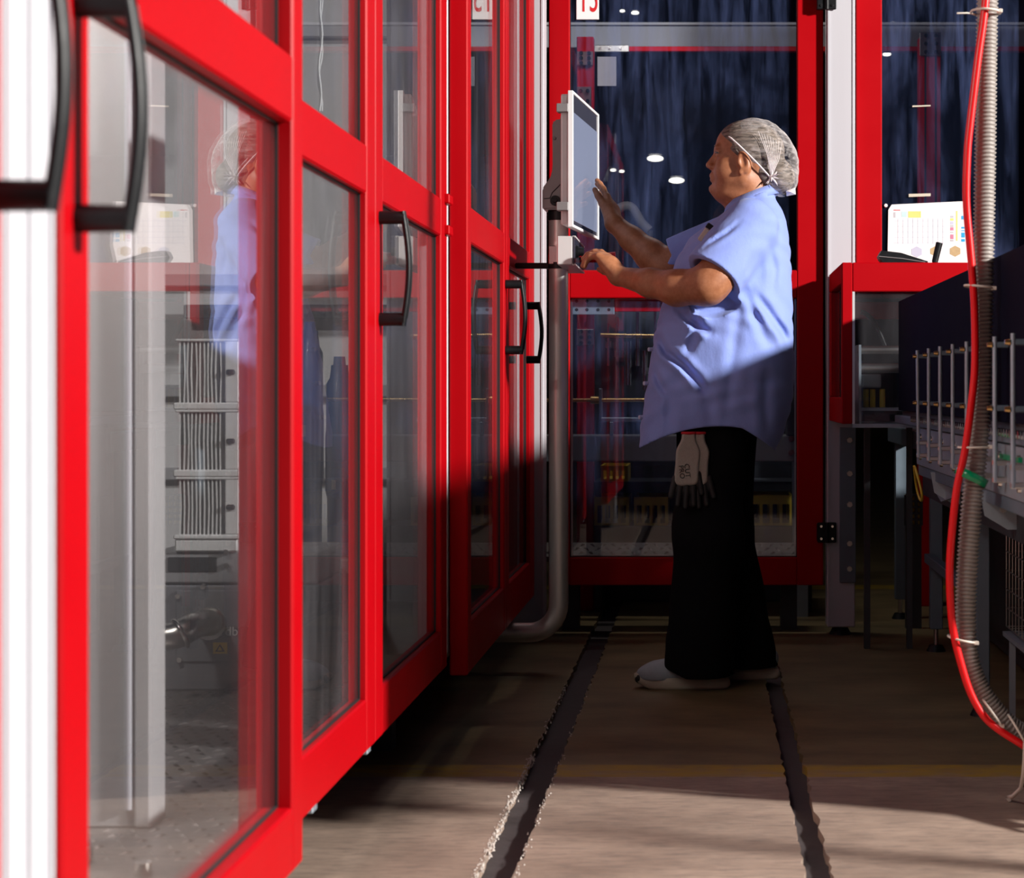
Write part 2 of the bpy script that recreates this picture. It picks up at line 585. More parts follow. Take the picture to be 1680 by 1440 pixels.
# ------------------------------------------------------------------ implicit surfaces for soft bodies
class SDF:
    def __init__(s, lo, hi, h):
        s.lo = np.array(lo, dtype=np.float64)
        s.h = h
        s.n = [int(math.ceil((hi[i] - lo[i]) / h)) + 1 for i in range(3)]
        s.F = np.full(s.n, 1e3, dtype=np.float32)
        s.ax = [(s.lo[i] + h * np.arange(s.n[i])).astype(np.float32) for i in range(3)]

    def loc(s, lo, hi):
        sl = []
        for i in range(3):
            a = max(0, int(math.floor((lo[i] - s.lo[i]) / s.h)))
            b = min(s.n[i], int(math.ceil((hi[i] - s.lo[i]) / s.h)) + 1)
            if b <= a:
                return None
            sl.append(slice(a, b))
        return tuple(sl)

    def xyz(s, sl):
        return (s.ax[0][sl[0]][:, None, None], s.ax[1][sl[1]][None, :, None], s.ax[2][sl[2]][None, None, :])

    @staticmethod
    def smin(a, b, k):
        h = np.clip(0.5 + 0.5 * (b - a) / k, 0, 1)
        return b + (a - b) * h - k * h * (1 - h)

    def apply(s, sl, d, k, op):
        a = s.F[sl]
        if op == 'u':
            s.F[sl] = s.smin(a, d, k)
        elif op == 's':
            s.F[sl] = -s.smin(-a, d, k)
        elif op == 'i':
            s.F[sl] = -s.smin(-a, -d, k)

    def ell(s, c, r, k=0.01, op='u', rot=None):
        mr = max(r) + k + 4 * s.h
        sl = s.loc([c[i] - mr for i in range(3)], [c[i] + mr for i in range(3)])
        if sl is None:
            return s
        x, y, z = s.xyz(sl)
        x, y, z = x - c[0], y - c[1], z - c[2]
        if rot is not None:                       # rotate in the XZ plane
            ca, sa = math.cos(rot), math.sin(rot)
            x, z = ca * x + sa * z, -sa * x + ca * z
        k0 = np.sqrt((x / r[0]) ** 2 + (y / r[1]) ** 2 + (z / r[2]) ** 2)
        k1 = np.sqrt((x / r[0] ** 2) ** 2 + (y / r[1] ** 2) ** 2 + (z / r[2] ** 2) ** 2) + 1e-9
        s.apply(sl, k0 * (k0 - 1) / k1, k, op)
        return s

    def cone(s, a, b, ra, rb, k=0.01, op='u'):
        m = max(ra, rb) + k + 4 * s.h
        sl = s.loc([min(a[i], b[i]) - m for i in range(3)], [max(a[i], b[i]) + m for i in range(3)])
        if sl is None:
            return s
        x, y, z = s.xyz(sl)
        ba = [b[i] - a[i] for i in range(3)]
        L = sum(q * q for q in ba) + 1e-12
        px, py, pz = x - a[0], y - a[1], z - a[2]
        t = np.clip((px * ba[0] + py * ba[1] + pz * ba[2]) / L, 0, 1)
        d = np.sqrt((px - t * ba[0]) ** 2 + (py - t * ba[1]) ** 2 + (pz - t * ba[2]) ** 2) - (ra + (rb - ra) * t)
        s.apply(sl, d, k, op)
        return s

    def chain(s, pts, rs, k=0.01):
        for i in range(len(pts) - 1):
            s.cone(pts[i], pts[i + 1], rs[i], rs[i + 1], k)
        return s

    def all(s):
        return s.xyz((slice(None), slice(None), slice(None)))

    def mesh(s):
        F = s.F
        ins = F < 0
        nx, ny, nz = F.shape
        cnt = np.zeros((nx - 1, ny - 1, nz - 1), dtype=np.uint8)
        offs = [(i, j, k) for i in (0, 1) for j in (0, 1) for k in (0, 1)]
        for (i, j, k) in offs:
            cnt += ins[i:nx - 1 + i, j:ny - 1 + j, k:nz - 1 + k]
        act = np.argwhere((cnt > 0) & (cnt < 8))
        idx = np.full(cnt.shape, -1, dtype=np.int64)
        idx[act[:, 0], act[:, 1], act[:, 2]] = np.arange(len(act))
        acc = np.zeros((len(act), 3))
        w = np.zeros(len(act))
        V = {o: F[act[:, 0] + o[0], act[:, 1] + o[1], act[:, 2] + o[2]].astype(np.float64) for o in offs}
        for axis in range(3):
            for o in offs:
                if o[axis]:
                    continue
                o2 = list(o)
                o2[axis] = 1
                a, b = V[o], V[tuple(o2)]
                mk = (a < 0) != (b < 0)
                t = np.where(mk, a / np.where(mk, a - b, 1), 0)
                p = np.tile(np.array(o, dtype=np.float64), (len(act), 1))
                p[:, axis] += t
                acc[mk] += p[mk]
                w[mk] += 1
        vs = s.lo + s.h * (act + acc / w[:, None])
        faces = []
        for axis in range(3):
            u, v = (axis + 1) % 3, (axis + 2) % 3
            A = [slice(1, -1)] * 3
            A[axis] = slice(0, F.shape[axis] - 1)
            B = list(A)
            B[axis] = slice(1, F.shape[axis])
            ia, ib = ins[tuple(A)], ins[tuple(B)]
            e = np.argwhere(ia != ib)
            st = np.array([0 if i == axis else 1 for i in range(3)])
            sign = ia[e[:, 0], e[:, 1], e[:, 2]]
            e = e + st
            q = []
            for du, dv in ((-1, -1), (0, -1), (0, 0), (-1, 0)):
                c = e.copy()
                c[:, u] += du
                c[:, v] += dv
                q.append(idx[c[:, 0], c[:, 1], c[:, 2]])
            q = np.stack(q, 1)
            q[~sign] = q[~sign][:, ::-1]
            faces.append(q)
        return vs, np.concatenate(faces)

    def build(s, name, origin, drop=None, smooth_it=1):
        vs, fs = s.mesh()
        fs = fs[(fs >= 0).all(1)]
        for _ in range(smooth_it):                # light Laplacian pass
            acc = np.zeros_like(vs)
            w = np.zeros(len(vs))
            for a, b in ((0, 1), (1, 2), (2, 3), (3, 0)):
                np.add.at(acc, fs[:, a], vs[fs[:, b]])
                np.add.at(acc, fs[:, b], vs[fs[:, a]])
                np.add.at(w, fs[:, a], 1)
                np.add.at(w, fs[:, b], 1)
            vs = 0.5 * vs + 0.5 * acc / np.maximum(w, 1)[:, None]
        if drop is not None:
            cen = vs[fs].mean(1)
            fs = fs[~drop(cen)]
        used = np.zeros(len(vs), dtype=bool)
        used[fs.ravel()] = True
        mp = np.cumsum(used) - 1
        vs, fs = vs[used], mp[fs]
        me = bpy.data.meshes.new(name)
        me.from_pydata((vs - np.array(origin)).tolist(), [], fs.tolist())
        me.polygons.foreach_set('use_smooth', [True] * len(me.polygons))
        me.update()
        return me
# ------------------------------------------------------------------ the hall
Z0, ZT = 0.195, 2.42            # bottom and top of the guard doors
ZR0, ZR1 = CAMZ + 0.370, CAMZ + 0.462   # middle rail
ZG = 0.295                      # lower edge of the lower panes

fb = MB().box(-16, 16, -8, 46, -0.14, -0.02)
floor = single('floor', fb, 'joint_dark', kind='structure')
JL = (-0.421, -0.349)
JR = (0.178, 0.228)


def jag(x, amp, rnd):
    ys = [-8.0] + [1.5 + 0.035 * i for i in range(190)] + [46.0]
    return [(x + (rnd.uniform(-amp, amp) if 1.4 < y < 9 else 0), y) for y in ys]


rnd = random.Random(3)
e1, e2 = jag(JL[0], 0.004, rnd), jag(JL[1], 0.005, rnd)
e3, e4 = jag(JR[0], 0.004, rnd), jag(JR[1], 0.005, rnd)
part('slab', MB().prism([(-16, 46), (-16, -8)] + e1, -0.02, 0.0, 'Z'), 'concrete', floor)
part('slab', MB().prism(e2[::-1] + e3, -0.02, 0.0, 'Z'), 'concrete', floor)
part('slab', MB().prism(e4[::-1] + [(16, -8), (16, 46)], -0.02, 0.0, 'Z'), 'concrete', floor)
crumbs = MB()
for i in range(900):
    y = rnd.uniform(2.6, 4.5) if i < 780 else rnd.uniform(4.4, 5.6)
    x = (JL[0] if i % 5 else JL[1]) + rnd.gauss(0.001, 0.0042)
    r = rnd.uniform(0.0012, 0.0038)
    a = rnd.uniform(0, 6.3)
    vs = [(x + r * math.cos(a + t), y + 1.8 * r * math.sin(a + t), -0.004 if x > JL[0] and x < JL[1] else 0.0) for t in (0, 2.1, 4.2)]
    crumbs.add(vs + [(x, y, 0.0022)], [(0, 1, 2), (0, 1, 3), (1, 2, 3), (2, 0, 3)])
part('chipped_edge', crumbs, 'joint_chalk', floor, 'pale crumbled concrete along the joint', kind='stuff')

single('ceiling', MB().box(-16, 16, 8, 46, 6.6, 6.75), 'roof_brown', kind='structure')
single('wall_back', MB().box(-16, 16, 46, 46.2, 0, 6.75), 'hall_dark', kind='structure')
single('wall_left', MB().box(-16.2, -16, -8, 46, 0, 6.75), 'hall_dark', kind='structure')


# ------------------------------------------------------------------ guard doors
def M_left(xf):
    return lambda mb, u0, u1, w0, w1, z0, z1, b=0.0: mb.box(xf - w1, xf - w0, u0, u1, z0, z1, b)


def M_back(yf):
    return lambda mb, u0, u1, w0, w1, z0, z1, b=0.0: mb.box(u0, u1, yf + w0, yf + w1, z0, z1, b)


def handle(parent, pos, out, zc, length=0.222, reach=0.050):
    """bow handle: two stub mounts and an arched grip, standing off along `out`"""
    pos, out = Vector(pos), Vector(out)
    z0, z1 = zc - length / 2 + 0.013, zc + length / 2 - 0.013
    mb = MB()
    for z in (z0, z1):
        p = Vector((pos.x, pos.y, z))
        mb.cyl(p, p + out * reach, 0.0132, 0.0128, 18)
    h = part('handle', mb, 'black_plastic', parent, 'black bow handle')
    pts = []
    for i in range(17):
        t = i / 16
        bow = math.sin(math.pi * t) * 0.012
        pts.append(Vector((pos.x, pos.y, z0 - 0.012 + (z1 - z0 + 0.024) * t)) + out * (reach - 0.004 + bow))
    part('grip', MB().tube(pts, 0.0062, 12, flat=1.9, up=out), 'black_plastic', h)
    rib = MB()
    side = Vector((-out.y, out.x, 0)) if abs(out.x) > 0.5 else Vector((1, 0, 0))
    rib.tube([p + out * 0.0055 for p in pts[1:-1]], 0.002, 6)
    part('grip_rib', rib, 'black_plastic', h)
    return h


def guard_door(M, u0, u1, loc, label, group, wl=0.085, wr=0.085, z0=Z0, z1=ZT, zg=ZG, r0=ZR0, r1=ZR1, glass='door_glass', t=0.036, beads=False, lower=True, pw=0.018):
    d = thing('guard_door', loc, label, 'door', group)
    B = 0.0035
    for a, b in ((u0, u0 + wl), (u1 - wr, u1)):
        mb = MB()
        M(mb, a, b, 0, t, z0, z1, B)
        part('stile', mb, 'red_paint', d)
    for a, b in ((z0, zg), (r0, r1), (z1 - 0.09, z1)) if lower else ((z0, zg), (z1 - 0.09, z1)):
        mb = MB()
        M(mb, u0 + wl, u1 - wr, 0.0008, t - 0.0008, a, b, B)
        part('rail', mb, 'red_paint', d)
    for a, b in ((zg, r0), (r1, z1 - 0.09)) if lower else ((r1, z1 - 0.09),):
        mb = MB()
        M(mb, u0 + wl - 0.008, u1 - wr + 0.008, pw, pw + 0.006, a - 0.006, b + 0.006)
        p = part('pane', mb, glass, d)
        gk, bd = MB(), MB()
        i0, i1 = u0 + wl, u1 - wr
        g = 0.0025
        for (q0, q1, s0, s1) in ((i0, i0 + g, a, b), (i1 - g, i1, a, b), (i0, i1, a, a + g), (i0, i1, b - g, b)):
            M(gk, q0, q1, pw - 0.005, pw - 0.0005, s0, s1)
        part('gasket', gk, 'black_gasket', p)
        if beads:
            g = 0.014
            for (q0, q1, s0, s1) in ((i0, i0 + g, a, b), (i1 - g, i1, a, b), (i0, i1, a, a + g), (i0, i1, b - g, b)):
                M(bd, q0, q1, pw + 0.0065, pw + 0.010, s0, s1)
            part('glazing_bead', bd, 'red_paint', p)
    return d


def hinge(d, x, y, z, name='hinge'):
    mb = MB().box(x - 0.034, x + 0.034, y - 0.010, y, z - 0.036, z + 0.036, 0.003)
    mb.box(x - 0.034, x - 0.012, y, YB, z - 0.03, z + 0.03)
    mb.cyl((x, y - 0.012, z - 0.036), (x, y - 0.012, z + 0.036), 0.008, n=12)
    h = part(name, mb, 'black_plastic', d)
    for sx in (-0.02, 0.02):
        for sz in (-0.022, 0.022):
            part('screw', MB().cyl((x + sx, y - 0.010, z + sz), (x + sx, y - 0.0135, z + sz), 0.0055, 0.0045, 10), 'bright_steel', h)


G1 = 'red framed guard doors along the left aisle'
XA, XB, XC = -0.575, -0.645, -0.600
HZ = CAMZ + 0.253
d0 = guard_door(M_left(XA), 0.62, 1.528, (XA - 0.02, 1.07, Z0), 'red framed glass guard door nearest the camera, mostly out of the left edge', G1, z0=0.21)
handle(d0, (XA, 1.505, 0), (1, 0, 0), HZ)
d1 = guard_door(M_left(XA), 1.668, 2.662, (XA - 0.02, 2.16, Z0), 'large red framed glass guard door beside the bright white post at left', G1, z0=0.212, zg=0.303, wl=0.075, wr=0.062, t=0.046, pw=0.026)
handle(d1, (XA, 1.708, 0), (1, 0, 0), HZ)
d2 = guard_door(M_left(XB), 2.715, 3.638, (XB - 0.02, 3.18, Z0), 'red framed glass guard door second from the left with no handle of its own', G1, wl=0.10, wr=0.088)
d3 = guard_door(M_left(XB), 3.642, 4.640, (XB - 0.02, 4.14, Z0), 'red framed glass guard door whose handle hangs in the middle of the left wall', G1, wl=0.082, wr=0.10)
handle(d3, (XB, 3.685, 0), (1, 0, 0), CAMZ + 0.236, 0.226)
# hinge block at the far end of that door
for z in (ZR0 + 0.02, ZR1 + 0.005):
    part('hinge', MB().box(XB - 0.03, XB + 0.012, 4.60, 4.665, z - 0.012, z + 0.012, 0.003), 'red_paint', d3)
d4 = guard_door(M_left(XC), 4.690, 5.598, (XC - 0.02, 5.14, Z0), 'red framed glass guard door with a brightly lit end, left of the screen pole', G1, wl=0.07, wr=0.06, z0=0.165, t=0.046)
handle(d4, (XC, 5.57, 0), (1, 0, 0), CAMZ + 0.212, 0.222)
d5 = guard_door(M_left(XC), 5.604, 6.50, (XC - 0.02, 6.05, Z0), 'narrowest looking red guard door at the far corner of the aisle', G1, wl=0.07, wr=0.16, z0=0.165)
handle(d5, (XC, 6.22, 0), (1, 0, 0), CAMZ + 0.185, 0.205, 0.042)

# small pale feet stops below the doors
for i, (y, lab) in enumerate(((3.10, 'small pale stop under the second red door'), (3.60, 'small pale stop under the door joint'))):
    single('door_stop', MB().box(XB - 0.03, XB - 0.008, y, y + 0.035, 0.180, Z0, 0.002), 'galvanised', lab, 'door stop', 'stops under the guard doors')


def slot_post(name, x0, x1, y0, y1, z1, label, face, group='pale aluminium frame posts', zb=0.0):
    """extruded profile post: body with grooves down its open faces"""
    p = thing(name, ((x0 + x1) / 2, (y0 + y1) / 2, zb), label, 'post', group)
    part('profile', MB().box(x0, x1, y0, y1, zb + 0.03, z1, 0.004), 'white_profile', p)
    lip = MB()
    if face == 'X':
        for y in (y0 + 0.012, (y0 + y1) / 2, y1 - 0.012):
            lip.box(x1, x1 + 0.0025, y - 0.004, y + 0.004, zb + 0.05, z1)
    else:
        for x in (x0 + 0.006, x1 - 0.006):
            lip.box(x - 0.0035, x + 0.0035, y0 - 0.003, y0, zb + 0.05, z1)
    part('edge_lip', lip, 'white_profile', p)
    part('foot', MB().cyl(((x0 + x1) / 2, (y0 + y1) / 2, zb), ((x0 + x1) / 2, (y0 + y1) / 2, zb + 0.03), 0.04, 0.025), 'black_plastic', p)
    return p


slot_post('frame_post', -0.69, XA - 0.004, 1.534, 1.662, 2.5, 'glaring white frame post at the left edge between two handles', 'X')
slot_post('frame_post', -0.80, XB - 0.004, 4.668, 4.79, 2.5, 'thin strip of white frame post between the left wall doors', 'Y', zb=0.19)
slot_post('frame_post', -0.70, -0.571, 6.548, 6.66, 2.5, 'white corner post behind the screen pole', 'Y')
pC = slot_post('frame_post', 0.430, 0.530, 6.700, 6.80, 2.5, 'wide white post right of the person, between red stiles', 'Y')
# galvanised splice plate on its lower half
sp = part('splice_plate', MB().box(0.474, 0.532, 6.690, 6.6985, 0.19, 0.745, 0.002), 'bluish_steel', pC)
for z in (0.24, 0.33, 0.47, 0.58, 0.70):
    part('bolt', MB().cyl((0.510, 6.69, z), (0.510, 6.684, z), 0.011, 0.010, 6), 'steel', sp)

# ------------------------------------------------------------------ back wall doors
YB = 6.73
SB = FPX / YB
G2 = 'red framed guard doors closing the aisle'
bz0, bzg = CAMZ - 0.708, CAMZ - 0.608
br0, br1 = CAMZ + 0.325, CAMZ + 0.425
dB1 = guard_door(M_back(YB), -0.570, 0.418, (-0.08, YB + 0.02, bz0), 'tall red framed glass guard door straight behind the person', G2, wl=0.076, wr=0.094, z0=bz0, zg=bzg, r0=br0, r1=br1, z1=2.50, glass='back_glass', beads=False, t=0.046, pw=0.026)
hinge(dB1, 0.428, YB - 0.034, CAMZ - 0.515)
hinge(dB1, 0.428, YB - 0.034, CAMZ + 1.39)
dB2 = guard_door(M_back(YB), 0.536, 1.24, (0.89, YB + 0.02, br0), 'red framed fixed guard window at right, behind the grey hose', G2, wl=0.093, wr=0.09, z0=br0, zg=br1, r0=br1, r1=br1, z1=2.50, glass='back_glass', beads=False, lower=False, t=0.046, pw=0.026)
# thin inner rim of the lower pane
rim = MB()
for (a, b, c_, d_) in ((-0.494, -0.486, bzg, br0), (0.316, 0.324, bzg, br0)):
    rim.box(a, b, YB + 0.034, YB + 0.05, c_, d_)
rim.box(-0.494, 0.324, YB + 0.034, YB + 0.05, bzg, bzg + 0.006)
part('inner_rim', rim, 'steel', dB1)

# added unseen sheets right of the back wall, blocking light behind the glass
sg = thing('light_block', (3.0, YB + 0.02, 0), 'added grey sheets out of the frame right of the back wall, blocking light', 'guard')
for i in range(3):
    part('sheet', MB().box(1.245 + i * 1.3, 2.52 + i * 1.3, YB, YB + 0.04, 0.10, 2.7, 0.004), 'grey_cabinet', sg)
    part('leg', MB().box(1.30 + i * 1.3, 1.36 + i * 1.3, YB, YB + 0.04, 0, 0.10), 'grey_cabinet', sg)

# number plate on the glass
npl = thing('number_plate', (at(963, 30, YB)[0], YB + 0.02, at(963, 30, YB)[2]), 'white plate with red number 13 at the top of the glass', 'sign')
a0, a1 = at(945, 30, YB), at(982, 0, YB)
part('plate', MB().box(a0.x, a1.x, YB + 0.020, YB + 0.0255, a0.z, a0.z + 0.19, 0.001), 'sign_white', npl)
cx = (a0.x + a1.x) / 2
part('digits', text_mb('13', 0.150, Matrix.Translation((cx + 0.004, YB + 0.0195, a0.z + 0.073)) @ Matrix.Rotation(math.pi / 2, 4, 'X') @ Matrix.Diagonal((0.50, 1, 1, 1))), 'print_red', npl, 'red digits 13')

# the printed sheet behind the guard box
sheet = thing('printed_sheet', (at(1520, 430, YB)[0], YB + 0.02, br1), 'white printed sheet with coloured cells on the glass at right', 'paper')


def SP(px, py):                 # sheet coordinates from where its marks lie
    return at(px, py, YB + 0.0195)


yS = YB + 0.0195
q = [SP(1457.5, 344), SP(1463, 335.5), SP(1583, 330), SP(1590, 432), SP(1456, 432)]
part('sheet', MB().prism([(p.x, p.z) for p in q], yS, yS + 0.003), 'paper', sheet)


def cell(px0, px1, py0, py1, mtl, name='print_cell', lab=None):
    a, b = SP(px0, py1), SP(px1, py0)
    part(name, MB().box(a.x, b.x, yS - 0.0006, yS + 0.0002, a.z, b.z), mtl, sheet, lab)


cell(1490, 1511, 346.5, 357, 'print_yellow')
cell(1479, 1488, 347, 356, 'print_cyan')
cell(1466, 1477, 344, 345.3, 'print_red')
cell(1466, 1469.5, 348, 357, 'print_grey')
for py0, py1, mm_ in ((354, 357, 'print_grey'), (358, 362, 'print_yellow'), (363, 368, 'print_lilac'), (369, 372.5, 'print_grey'), (373, 378, 'print_pink'), (380, 382, 'print_grey'), (384.5, 392, 'print_pink'), (393, 396, 'print_grey')):
    cell(1559, 1564.5, py0, py1, mm_)
cell(1568.5, 1571, 346, 395, 'print_yellow')
for py0, py1 in ((354, 360), (372, 375), (377.5, 379), (381.5, 389.5), (392, 396.5)):
    cell(1577, 1583, py0, py1, 'print_blue')
for i in range(10):
    x = 1473 + i * 8.2
    cell(x, x + 0.5, 358, 400, 'print_lilac', 'table_line')
for i in range(5):
    cell(1466, 1552, 362 + i * 9, 362.4 + i * 9, 'print_lilac', 'table_line')


def cube_pic(px, py, r, mtl):
    c0 = SP(px, py)
    rr = r / SB
    pts = [(c0.x + rr * math.sin(math.radians(60 * i)), c0.z + rr * 0.92 * math.cos(math.radians(60 * i))) for i in range(6)]
    part('carton_picture', MB().prism(pts, yS - 0.0006, yS + 0.0002), mtl, sheet)


cube_pic(1504, 413, 10, 'print_lilac')
cube_pic(1534, 412, 9, 'print_tan')
cube_pic(1567, 412, 10, 'print_tan')
w = SP(1453.5, 337)
single('wall_magnet', MB().cyl((w.x, yS + 0.006, w.z), (w.x, yS - 0.004, w.z), 0.007, 0.006), 'sign_white', 'small white round magnet at the corner of the printed sheet', 'magnet')
# strips of tape on the same glass
for (px0, px1, py0, py1, lab) in ((1497, 1527, 172, 175.5, 'upper thin strip of pale tape on the right glass'), (1491, 1527, 317, 323, 'lower pale tape strip just above the printed sheet')):
    a, b = SP(px0, py1), SP(px1, py0)
    single('tape_strip', MB().prism([(a.x, a.z), (b.x, a.z + 0.003), (b.x, b.z), (a.x, b.z - 0.002)], yS + 0.002, yS + 0.0065), 'tag_beige', lab, 'tape', 'tape strips on the glass')
# ------------------------------------------------------------------ inside the left machine
deck = thing('machine_deck', (-1.5, 4.0, 0), 'tread plate floor inside the left machine', 'deck')
part('plate', MB().box(-2.6, -0.71, 1.0, 6.5, 0.150, 0.190), 'tread_plate', deck)
lug = MB()
for iy in range(64):
    for ix in range(30):
        x = -0.76 - ix * 0.036 - (0.018 if iy % 2 else 0)
        y = 2.15 + iy * 0.036
        a = math.pi / 4 if (ix + iy) % 2 else -math.pi / 4
        dx, dy = math.cos(a) * 0.013, math.sin(a) * 0.013
        nx, ny = -math.sin(a) * 0.004, math.cos(a) * 0.004
        lug.add([(x - dx, y - dy, 0.19), (x + nx, y + ny, 0.19), (x + dx, y + dy, 0.19), (x - nx, y - ny, 0.19), (x, y, 0.1935)],
                [(0, 1, 4), (1, 2, 4), (2, 3, 4), (3, 0, 4)])
part('tread_lugs', lug, 'tread_plate', deck, kind='stuff')
for x in (-2.4, -1.5, -0.80):
    for y in (1.3, 3.0, 4.6, 6.2):
        part('leg', MB().box(x - 0.03, x + 0.03, y - 0.03, y + 0.03, 0, 0.15), 'dark_machine', deck)
part('shade_plinth', MB().box(-0.86, -0.85, 1.0, 6.5, 0.0, 0.150), 'dark_machine', deck)  # dark sheet added to keep the gap under the doors black
# channel along the sill, with bolt heads
sill = thing('sill_channel', (-0.78, 3.0, 0.19), 'brown steel sill channel inside the nearest glass door', 'channel')
part('web', MB().box(-0.90, -0.705, 1.7, 2.70, 0.190, 0.205, 0.003), 'tread_plate', sill)
part('flange', MB().box(-0.90, -0.885, 1.7, 2.70, 0.205, 0.225, 0.002), 'tread_plate', sill)
for y in (1.95, 2.2, 2.45, 2.62):
    part('bolt', MB().cyl((-0.79, y, 0.205), (-0.79, y, 0.222), 0.014, 0.013, 6), 'bright_steel', sill)
bk = thing('floor_bracket', (-1.0, 2.75, 0.19), 'steel floor bracket with a bolt inside the nearest glass door', 'bracket')
part('foot_plate', MB().box(-1.16, -0.93, 2.70, 2.83, 0.19, 0.205, 0.003), 'galvanised', bk)
part('bolt', MB().cyl((-1.02, 2.75, 0.205), (-1.02, 2.75, 0.235), 0.016, 0.014, 6), 'bright_steel', bk)

# pale upright panel close behind the glass
pp = thing('pale_upright_panel', (-1.08, 2.97, 0.19), 'tall pale grey sheet panel just inside the nearest glass door', 'panel')
part('sheet', MB().box(-1.45, -0.885, 2.96, 2.985, 0.19, 2.30, 0.003), 'pale_panel', pp)
part('return_edge', MB().box(-0.905, -0.878, 2.954, 3.035, 0.19, 2.30, 0.004), 'pale_panel', pp)
part('bead', MB().cyl((-0.914, 2.956, 0.22), (-0.914, 2.956, 2.30), 0.006, n=10), 'white_profile', pp)
for z in (0.62, 1.05):
    part('label_tag', MB().box(-1.02, -0.985, 2.957, 2.9605, z, z + 0.022), 'tag_beige', pp)

# grey drive cabinet with three finned drives stacked on top
YC = 4.30
SCB = FPX / YC
cb = thing('drive_cabinet', at(420, 1128, YC + 0.2), 'grey drive cabinet with a yellow warning label behind the nearest door', 'cabinet')
cb.location.z = 0.19
x0, x1 = at(250, 0, YC).x, at(520, 0, YC).x
zt = at(0, 905, YC).z
zm = at(0, 960, YC).z
part('body', MB().box(x0, x1, YC, YC + 0.28, 0.1905, zm, 0.004), 'grey_cabinet', cb)
part('head', MB().box(x0, x1, YC, YC + 0.28, zm + 0.004, zt, 0.004), 'grey_enamel', cb)
a, b = at(275, 938, YC - 0.004), at(355, 914, YC - 0.004)
part('window', MB().box(a.x, b.x, YC - 0.004, YC + 0.002, a.z, b.z, 0.002), 'black_gasket', cb)
a, b = at(288, 1086, YC - 0.006), at(520, 968, YC - 0.006)
cov = part('cover_plate', MB().box(a.x, b.x, YC - 0.006, YC - 0.0005, a.z, b.z, 0.003), 'grey_cabinet', cb)
for px, py in ((293, 978), (295, 1082), (334, 962), (373, 927), (372, 905)):
    p = at(px, py, YC - 0.006)
    part('bolt', MB().cyl((p.x, YC - 0.002, p.z), (p.x, YC - 0.014, p.z), 0.0075, 0.006, 10), 'bright_steel', cb)
p = at(361, 1063, YC - 0.008)
lb = part('warning_label', MB().box(p.x - 0.0165, p.x + 0.0165, YC - 0.008, YC - 0.0065, p.z - 0.013, p.z + 0.013, 0.0005), 'yellow_label', cb, 'yellow warning label')
part('warning_triangle', MB().prism([(p.x - 0.011, p.z - 0.008), (p.x + 0.011, p.z - 0.008), (p.x, p.z + 0.009)], YC - 0.0088, YC - 0.0078), 'print_black', lb)
part('warning_sign', MB().prism([(p.x - 0.006, p.z - 0.0055), (p.x + 0.006, p.z - 0.0055), (p.x, p.z + 0.005)], YC - 0.0094, YC - 0.0086), 'yellow_label', lb)
p = at(371, 1036, YC - 0.008)
part('lettering', text_mb('ardb', 0.030, Matrix.Translation((p.x, YC - 0.0072, p.z)) @ Matrix.Rotation(math.pi / 2, 4, 'X')), 'print_white', cb, 'white lettering')

# stainless elbow pipe in front of it
el = thing('pipe_elbow', at(300, 1045, 4.1), 'stainless steel pipe elbow beside the yellow warning label', 'pipe')
P = [at(262, 1045, 4.12), at(288, 1043, 4.12), at(304, 1034, 4.13), at(318, 1026, 4.15), at(335, 1022, 4.2), at(345, 1022, YC)]
pts = []
for i in range(len(P) - 1):
    for t in range(6):
        pts.append(P[i].lerp(P[i + 1], t / 6))
pts.append(P[-1])
for _ in range(4):
    pts = [pts[0]] + [(pts[i - 1] + pts[i] * 2 + pts[i + 1]) / 4 for i in range(1, len(pts) - 1)] + [pts[-1]]
part('elbow', MB().tube(pts, 0.030, 18), 'steel', el)
d_ = (P[-1] - P[-2]).normalized()
part('flange_ring', MB().cyl(P[-1] - Vector((0, 0.012, 0)), P[-1], 0.038, n=20), 'steel', el)
part('clamp_ring', MB().ring(pts[9], (pts[10] - pts[8]), 0.031, 0.006), 'bright_steel', el)

